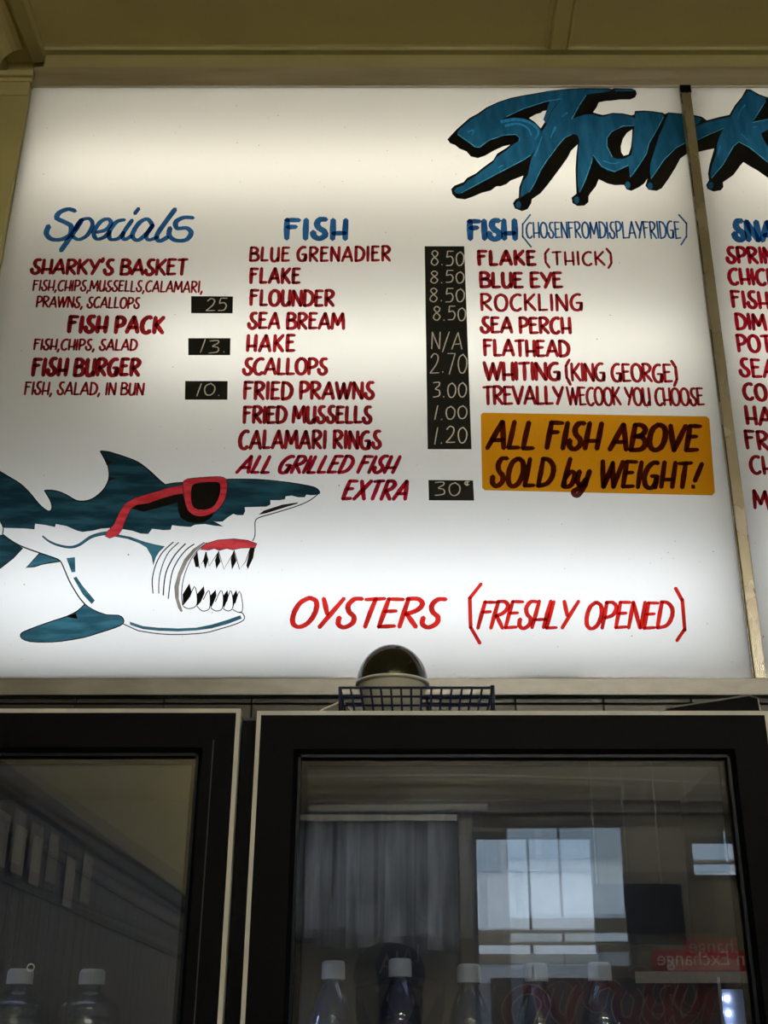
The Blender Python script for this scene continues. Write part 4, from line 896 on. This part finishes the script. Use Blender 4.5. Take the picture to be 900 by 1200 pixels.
for i, s_ in enumerate(SCR):
    s_ = s_ + [(s_[-1][0] + 3, 1230)] if s_[-1][1] > 1190 else s_
    scroll(s_, 13, gs_, .001 + i * .0004, 'gold_edge'); scroll(s_, 9.5, rs_, .0055 + i * .0004, 'red_scroll')

# ---- person with a cap, standing behind the camera
hx, hy = -.052, -.27; HT = 1.845
DK = princ('dark_jacket', (.012, .013, .018), (.02, .021, .028), .8, scale=60, bump=.2); SKIN = princ('skin', (.30, .17, .11), (.36, .21, .14), .55, scale=10)
HAIR = princ('dark_hair', (.008, .006, .005), (.015, .011, .009), .5, scale=80, stretch=(4, 4, 1)); PANT = princ('dark_trousers', (.015, .017, .025), None, .85); SHOE = princ('black_shoe', (.01, .01, .01), None, .4)
per = empty('person', (hx, hy, 0), 'person in dark cap and jacket, mirrored among the slim bottles in the fridge glass', 'person')
def skinned(name, nodes, edges, mat, sub=2):
    me = bpy.data.meshes.new(name); me.from_pydata([tuple(n_[0]) for n_ in nodes], edges, []); o = bpy.data.objects.new(name, me); COL.objects.link(o)
    m = o.modifiers.new('skin', 'SKIN'); 
    for i, n_ in enumerate(nodes):
        r = n_[1]; me.skin_vertices[0].data[i].radius = r if isinstance(r, tuple) else (r, r)
    me.skin_vertices[0].data[0].use_root = True; m.use_smooth_shade = True
    s_ = o.modifiers.new('sub', 'SUBSURF'); s_.levels = sub; s_.render_levels = sub
    dg = bpy.context.evaluated_depsgraph_get(); nm = bpy.data.meshes.new_from_object(o.evaluated_get(dg)); bpy.data.objects.remove(o)
    o = bpy.data.objects.new(name, nm); COL.objects.link(o); nm.materials.clear(); nm.materials.append(mat)
    for p_ in nm.polygons: p_.use_smooth = True
    o.parent = per; o.matrix_parent_inverse = Matrix.Translation(-per.location); return o
N_ = [((hx, hy, .98), (.15, .11)), ((hx, hy, 1.15), (.135, .10)), ((hx, hy, 1.32), (.155, .11)), ((hx, hy - .01, 1.48), (.12, .085)), ((hx, hy, 1.57), .058), ((hx, hy + .01, 1.64), .054)]
E_ = [(0, 1), (1, 2), (2, 3), (3, 4), (4, 5)]
for s_ in (-1, 1):
    k = len(N_)
    N_ += [((hx + s_ * .10, hy, .88), .088), ((hx + s_ * .11, hy + .01, .50), .058), ((hx + s_ * .115, hy - .01, .30), .054), ((hx + s_ * .12, hy - .02, .09), .038), ((hx + s_ * .13, hy + .10, .045), .036)]
    E_ += [(0, k), (k, k + 1), (k + 1, k + 2), (k + 2, k + 3), (k + 3, k + 4)]
    k = len(N_)
    N_ += [((hx + s_ * .175, hy - .01, 1.46), .058), ((hx + s_ * .225, hy - .02, 1.20), .044), ((hx + s_ * .24, hy + .04, 1.02), .033), ((hx + s_ * .245, hy + .07, .93), .026), ((hx + s_ * .245, hy + .085, .87), (.036, .018))]
    E_ += [(3, k), (k, k + 1), (k + 1, k + 2), (k + 2, k + 3), (k + 3, k + 4)]
    wx, wy, wz = hx + s_ * .245, hy + .088, .855
    for j, (dx, ln_) in enumerate([(-.024, .072), (-.008, .080), (.008, .076), (.023, .060)]):
        k = len(N_)
        N_ += [((wx + .0, wy + dx, wz), .009), ((wx - s_ * .004, wy + dx * 1.1 + .004, wz - ln_ * .5), .0085), ((wx - s_ * .018, wy + dx * 1.1 + .006, wz - ln_), .0075)]
        E_ += [(k - 3 * j - 1 if j == 0 else k - 3 * j - 1, k), (k, k + 1), (k + 1, k + 2)]
    k = len(N_)
    N_ += [((wx - s_ * .010, wy + .036, wz + .008), .0105), ((wx - s_ * .018, wy + .048, wz - .020), .0095), ((wx - s_ * .020, wy + .052, wz - .042), .008)]
    E_ += [(k - 13, k), (k, k + 1), (k + 1, k + 2)]
skinned('body', N_, E_, SKIN, 1)
# jacket and trousers as shells over the body
N2 = [((hx, hy, .96), (.165, .125)), ((hx, hy, 1.15), (.15, .115)), ((hx, hy, 1.32), (.17, .125)), ((hx, hy - .01, 1.48), (.135, .10)), ((hx, hy, 1.55), .068)]
E2 = [(0, 1), (1, 2), (2, 3), (3, 4)]
for s_ in (-1, 1):
    k = len(N2); N2 += [((hx + s_ * .18, hy - .01, 1.46), .070), ((hx + s_ * .228, hy - .02, 1.20), .056), ((hx + s_ * .242, hy + .04, 1.02), .044), ((hx + s_ * .245, hy + .065, .94), .037)]
    E2 += [(3, k), (k, k + 1), (k + 1, k + 2), (k + 2, k + 3)]
skinned('jacket', N2, E2, DK, 1)
N3 = [((hx, hy, .94), (.155, .118))]; E3 = []
for s_ in (-1, 1):
    k = len(N3); N3 += [((hx + s_ * .10, hy, .84), .100), ((hx + s_ * .11, hy + .01, .50), .072), ((hx + s_ * .115, hy - .01, .30), .066), ((hx + s_ * .12, hy - .02, .10), .058)]
    E3 += [(0, k), (k, k + 1), (k + 1, k + 2), (k + 2, k + 3)]
    MB().lathe([(.0001, 0), (.045, 0), (.050, .02), (.042, .05), (.03, .08), (.0001, .085)], (0, 0, 0), 20).build('shoe', SHOE, per, smooth=True).data.transform(Matrix.Translation((hx + s_ * .125, hy + .05, .001)) @ Matrix.Diagonal((1, 2.6, 1, 1)))
skinned('trousers', N3, E3, PANT, 1)
# head with face
hz = HT - .125
bm = bmesh.new(); bmesh.ops.create_uvsphere(bm, u_segments=40, v_segments=28, radius=1)
for v in bm.verts:
    x, y, z = v.co
    jaw = 1 - .26 * max(0, -z) ** 1.3
    X_ = x * .076 * jaw; Y_ = y * .096 * (1 - .12 * max(0, -z)); Z_ = z * .118
    if y > 0:
        g = math.exp(-((x / .16) ** 2) - (((z + .12) / .20) ** 2)); Y_ += .022 * g * (1.2 - abs(z + .2))
        for ex in (-.40, .40): Y_ -= .010 * math.exp(-(((x - ex) / .20) ** 2) - (((z - .05) / .13) ** 2))
        Y_ += .006 * math.exp(-((x / .32) ** 2) - (((z + .50) / .07) ** 2)); Y_ += .008 * math.exp(-((x / .3) ** 2) - (((z + .88) / .15) ** 2))
    v.co = (hx + X_, hy + .02 + Y_, hz + Z_)
me = bpy.data.meshes.new('head'); bm.to_mesh(me); bm.free(); me.materials.append(SKIN)
for p_ in me.polygons: p_.use_smooth = True
ho = bpy.data.objects.new('head', me); COL.objects.link(ho); ho.parent = per; ho.matrix_parent_inverse = Matrix.Translation(-per.location)
for s_ in (-1, 1):
    MB().lathe([(.0001, -.0095), (.006, -.0075), (.0095, 0), (.006, .0075), (.0001, .0095)], (hx + s_ * .030, hy + .098, hz + .006), 14).build('eye', princ('eye_white', (.6, .6, .58), None, .2), per, smooth=True)
    MB().lathe([(.0001, -.03), (.010, -.022), (.014, 0), (.012, .02), (.0001, .028)], (hx + s_ * .077, hy + .012, hz - .008), 14).build('ear', SKIN, per, smooth=True)
MB().tube([(hx - .024, hy + .106, hz - .060), (hx, hy + .113, hz - .058), (hx + .024, hy + .106, hz - .060)], .004, 8).build('mouth', princ('lips', (.25, .08, .07), None, .5), per, smooth=True)
bm = bmesh.new(); bmesh.ops.create_uvsphere(bm, u_segments=32, v_segments=20, radius=1)
for v in bm.verts:
    x, y, z = v.co; zz = z * .15 - .02
    if y > .15: y = .15 + (y - .15) * .15
    v.co = (hx + x * (.094 + .008 * max(0, -z)), hy + .0 + y * .105, hz + zz)
me = bpy.data.meshes.new('hair'); bm.to_mesh(me); bm.free(); me.materials.append(HAIR)
for p_ in me.polygons: p_.use_smooth = True
o = bpy.data.objects.new('hair', me); COL.objects.link(o); o.parent = per; o.matrix_parent_inverse = Matrix.Translation(-per.location)
CAPF = princ('cap_fabric', (.008, .009, .014), (.014, .015, .022), .85, scale=90, bump=.2)
cpo = MB().lathe([(.100, .0), (.104, .02), (.101, .05), (.090, .082), (.066, .108), (.035, .121), (.0001, .125)], (0, 0, 0), 36).build('cap', CAPF, per, smooth=True)
cpo.data.transform(Matrix.Translation((hx, hy + .012, HT - .100)) @ Matrix.Rotation(radians(-4), 4, 'X') @ Matrix.Diagonal((.98, 1.12, .88, 1)))
cpo['label'] = 'dark cap with two pale interlocked letters on its front'
v = []; f = []; n = 16
for i in range(n + 1):
    a = pi * i / n
    for (r, zo) in ((.099, 0), (.175, -.010 - .018 * abs(cos(a)))):
        v.append((hx + cos(a) * min(r, .104) * .93, hy + .012 + sin(a) * r * 1.05, HT - .094 + zo + (.0)))
v += [(p_[0], p_[1], p_[2] + .003) for p_ in v]; K = 2 * (n + 1)
for i in range(n): f += [(2 * i, 2 * i + 1, 2 * i + 3, 2 * i + 2), (K + 2 * i, K + 2 * i + 2, K + 2 * i + 3, K + 2 * i + 1), (2 * i + 1, K + 2 * i + 1, K + 2 * i + 3, 2 * i + 3)]
mk('cap_peak', v, f, CAPF, cpo, smooth=True)
# letters on the cap front: L and A, crossed
ym = hy + .131; zl = HT - .075; b = MB()
def bar(a, c, r=.0028):
    b.tube([(hx - a[0], ym - .25 * max(0, a[1] - .0) + .0, zl + a[1]), (hx - c[0], ym - .25 * max(0, c[1]) + .0, zl + c[1])], r, 6)
bar((-.022, .052), (-.022, .008)); bar((-.022, .008), (.004, .008)); bar((-.010, -.004), (.006, .042)); bar((.006, .042), (.024, -.004)); bar((-.003, .014), (.018, .014))
b.build('cap_letters', princ('pale_thread', (.45, .45, .45), None, .8), cpo)
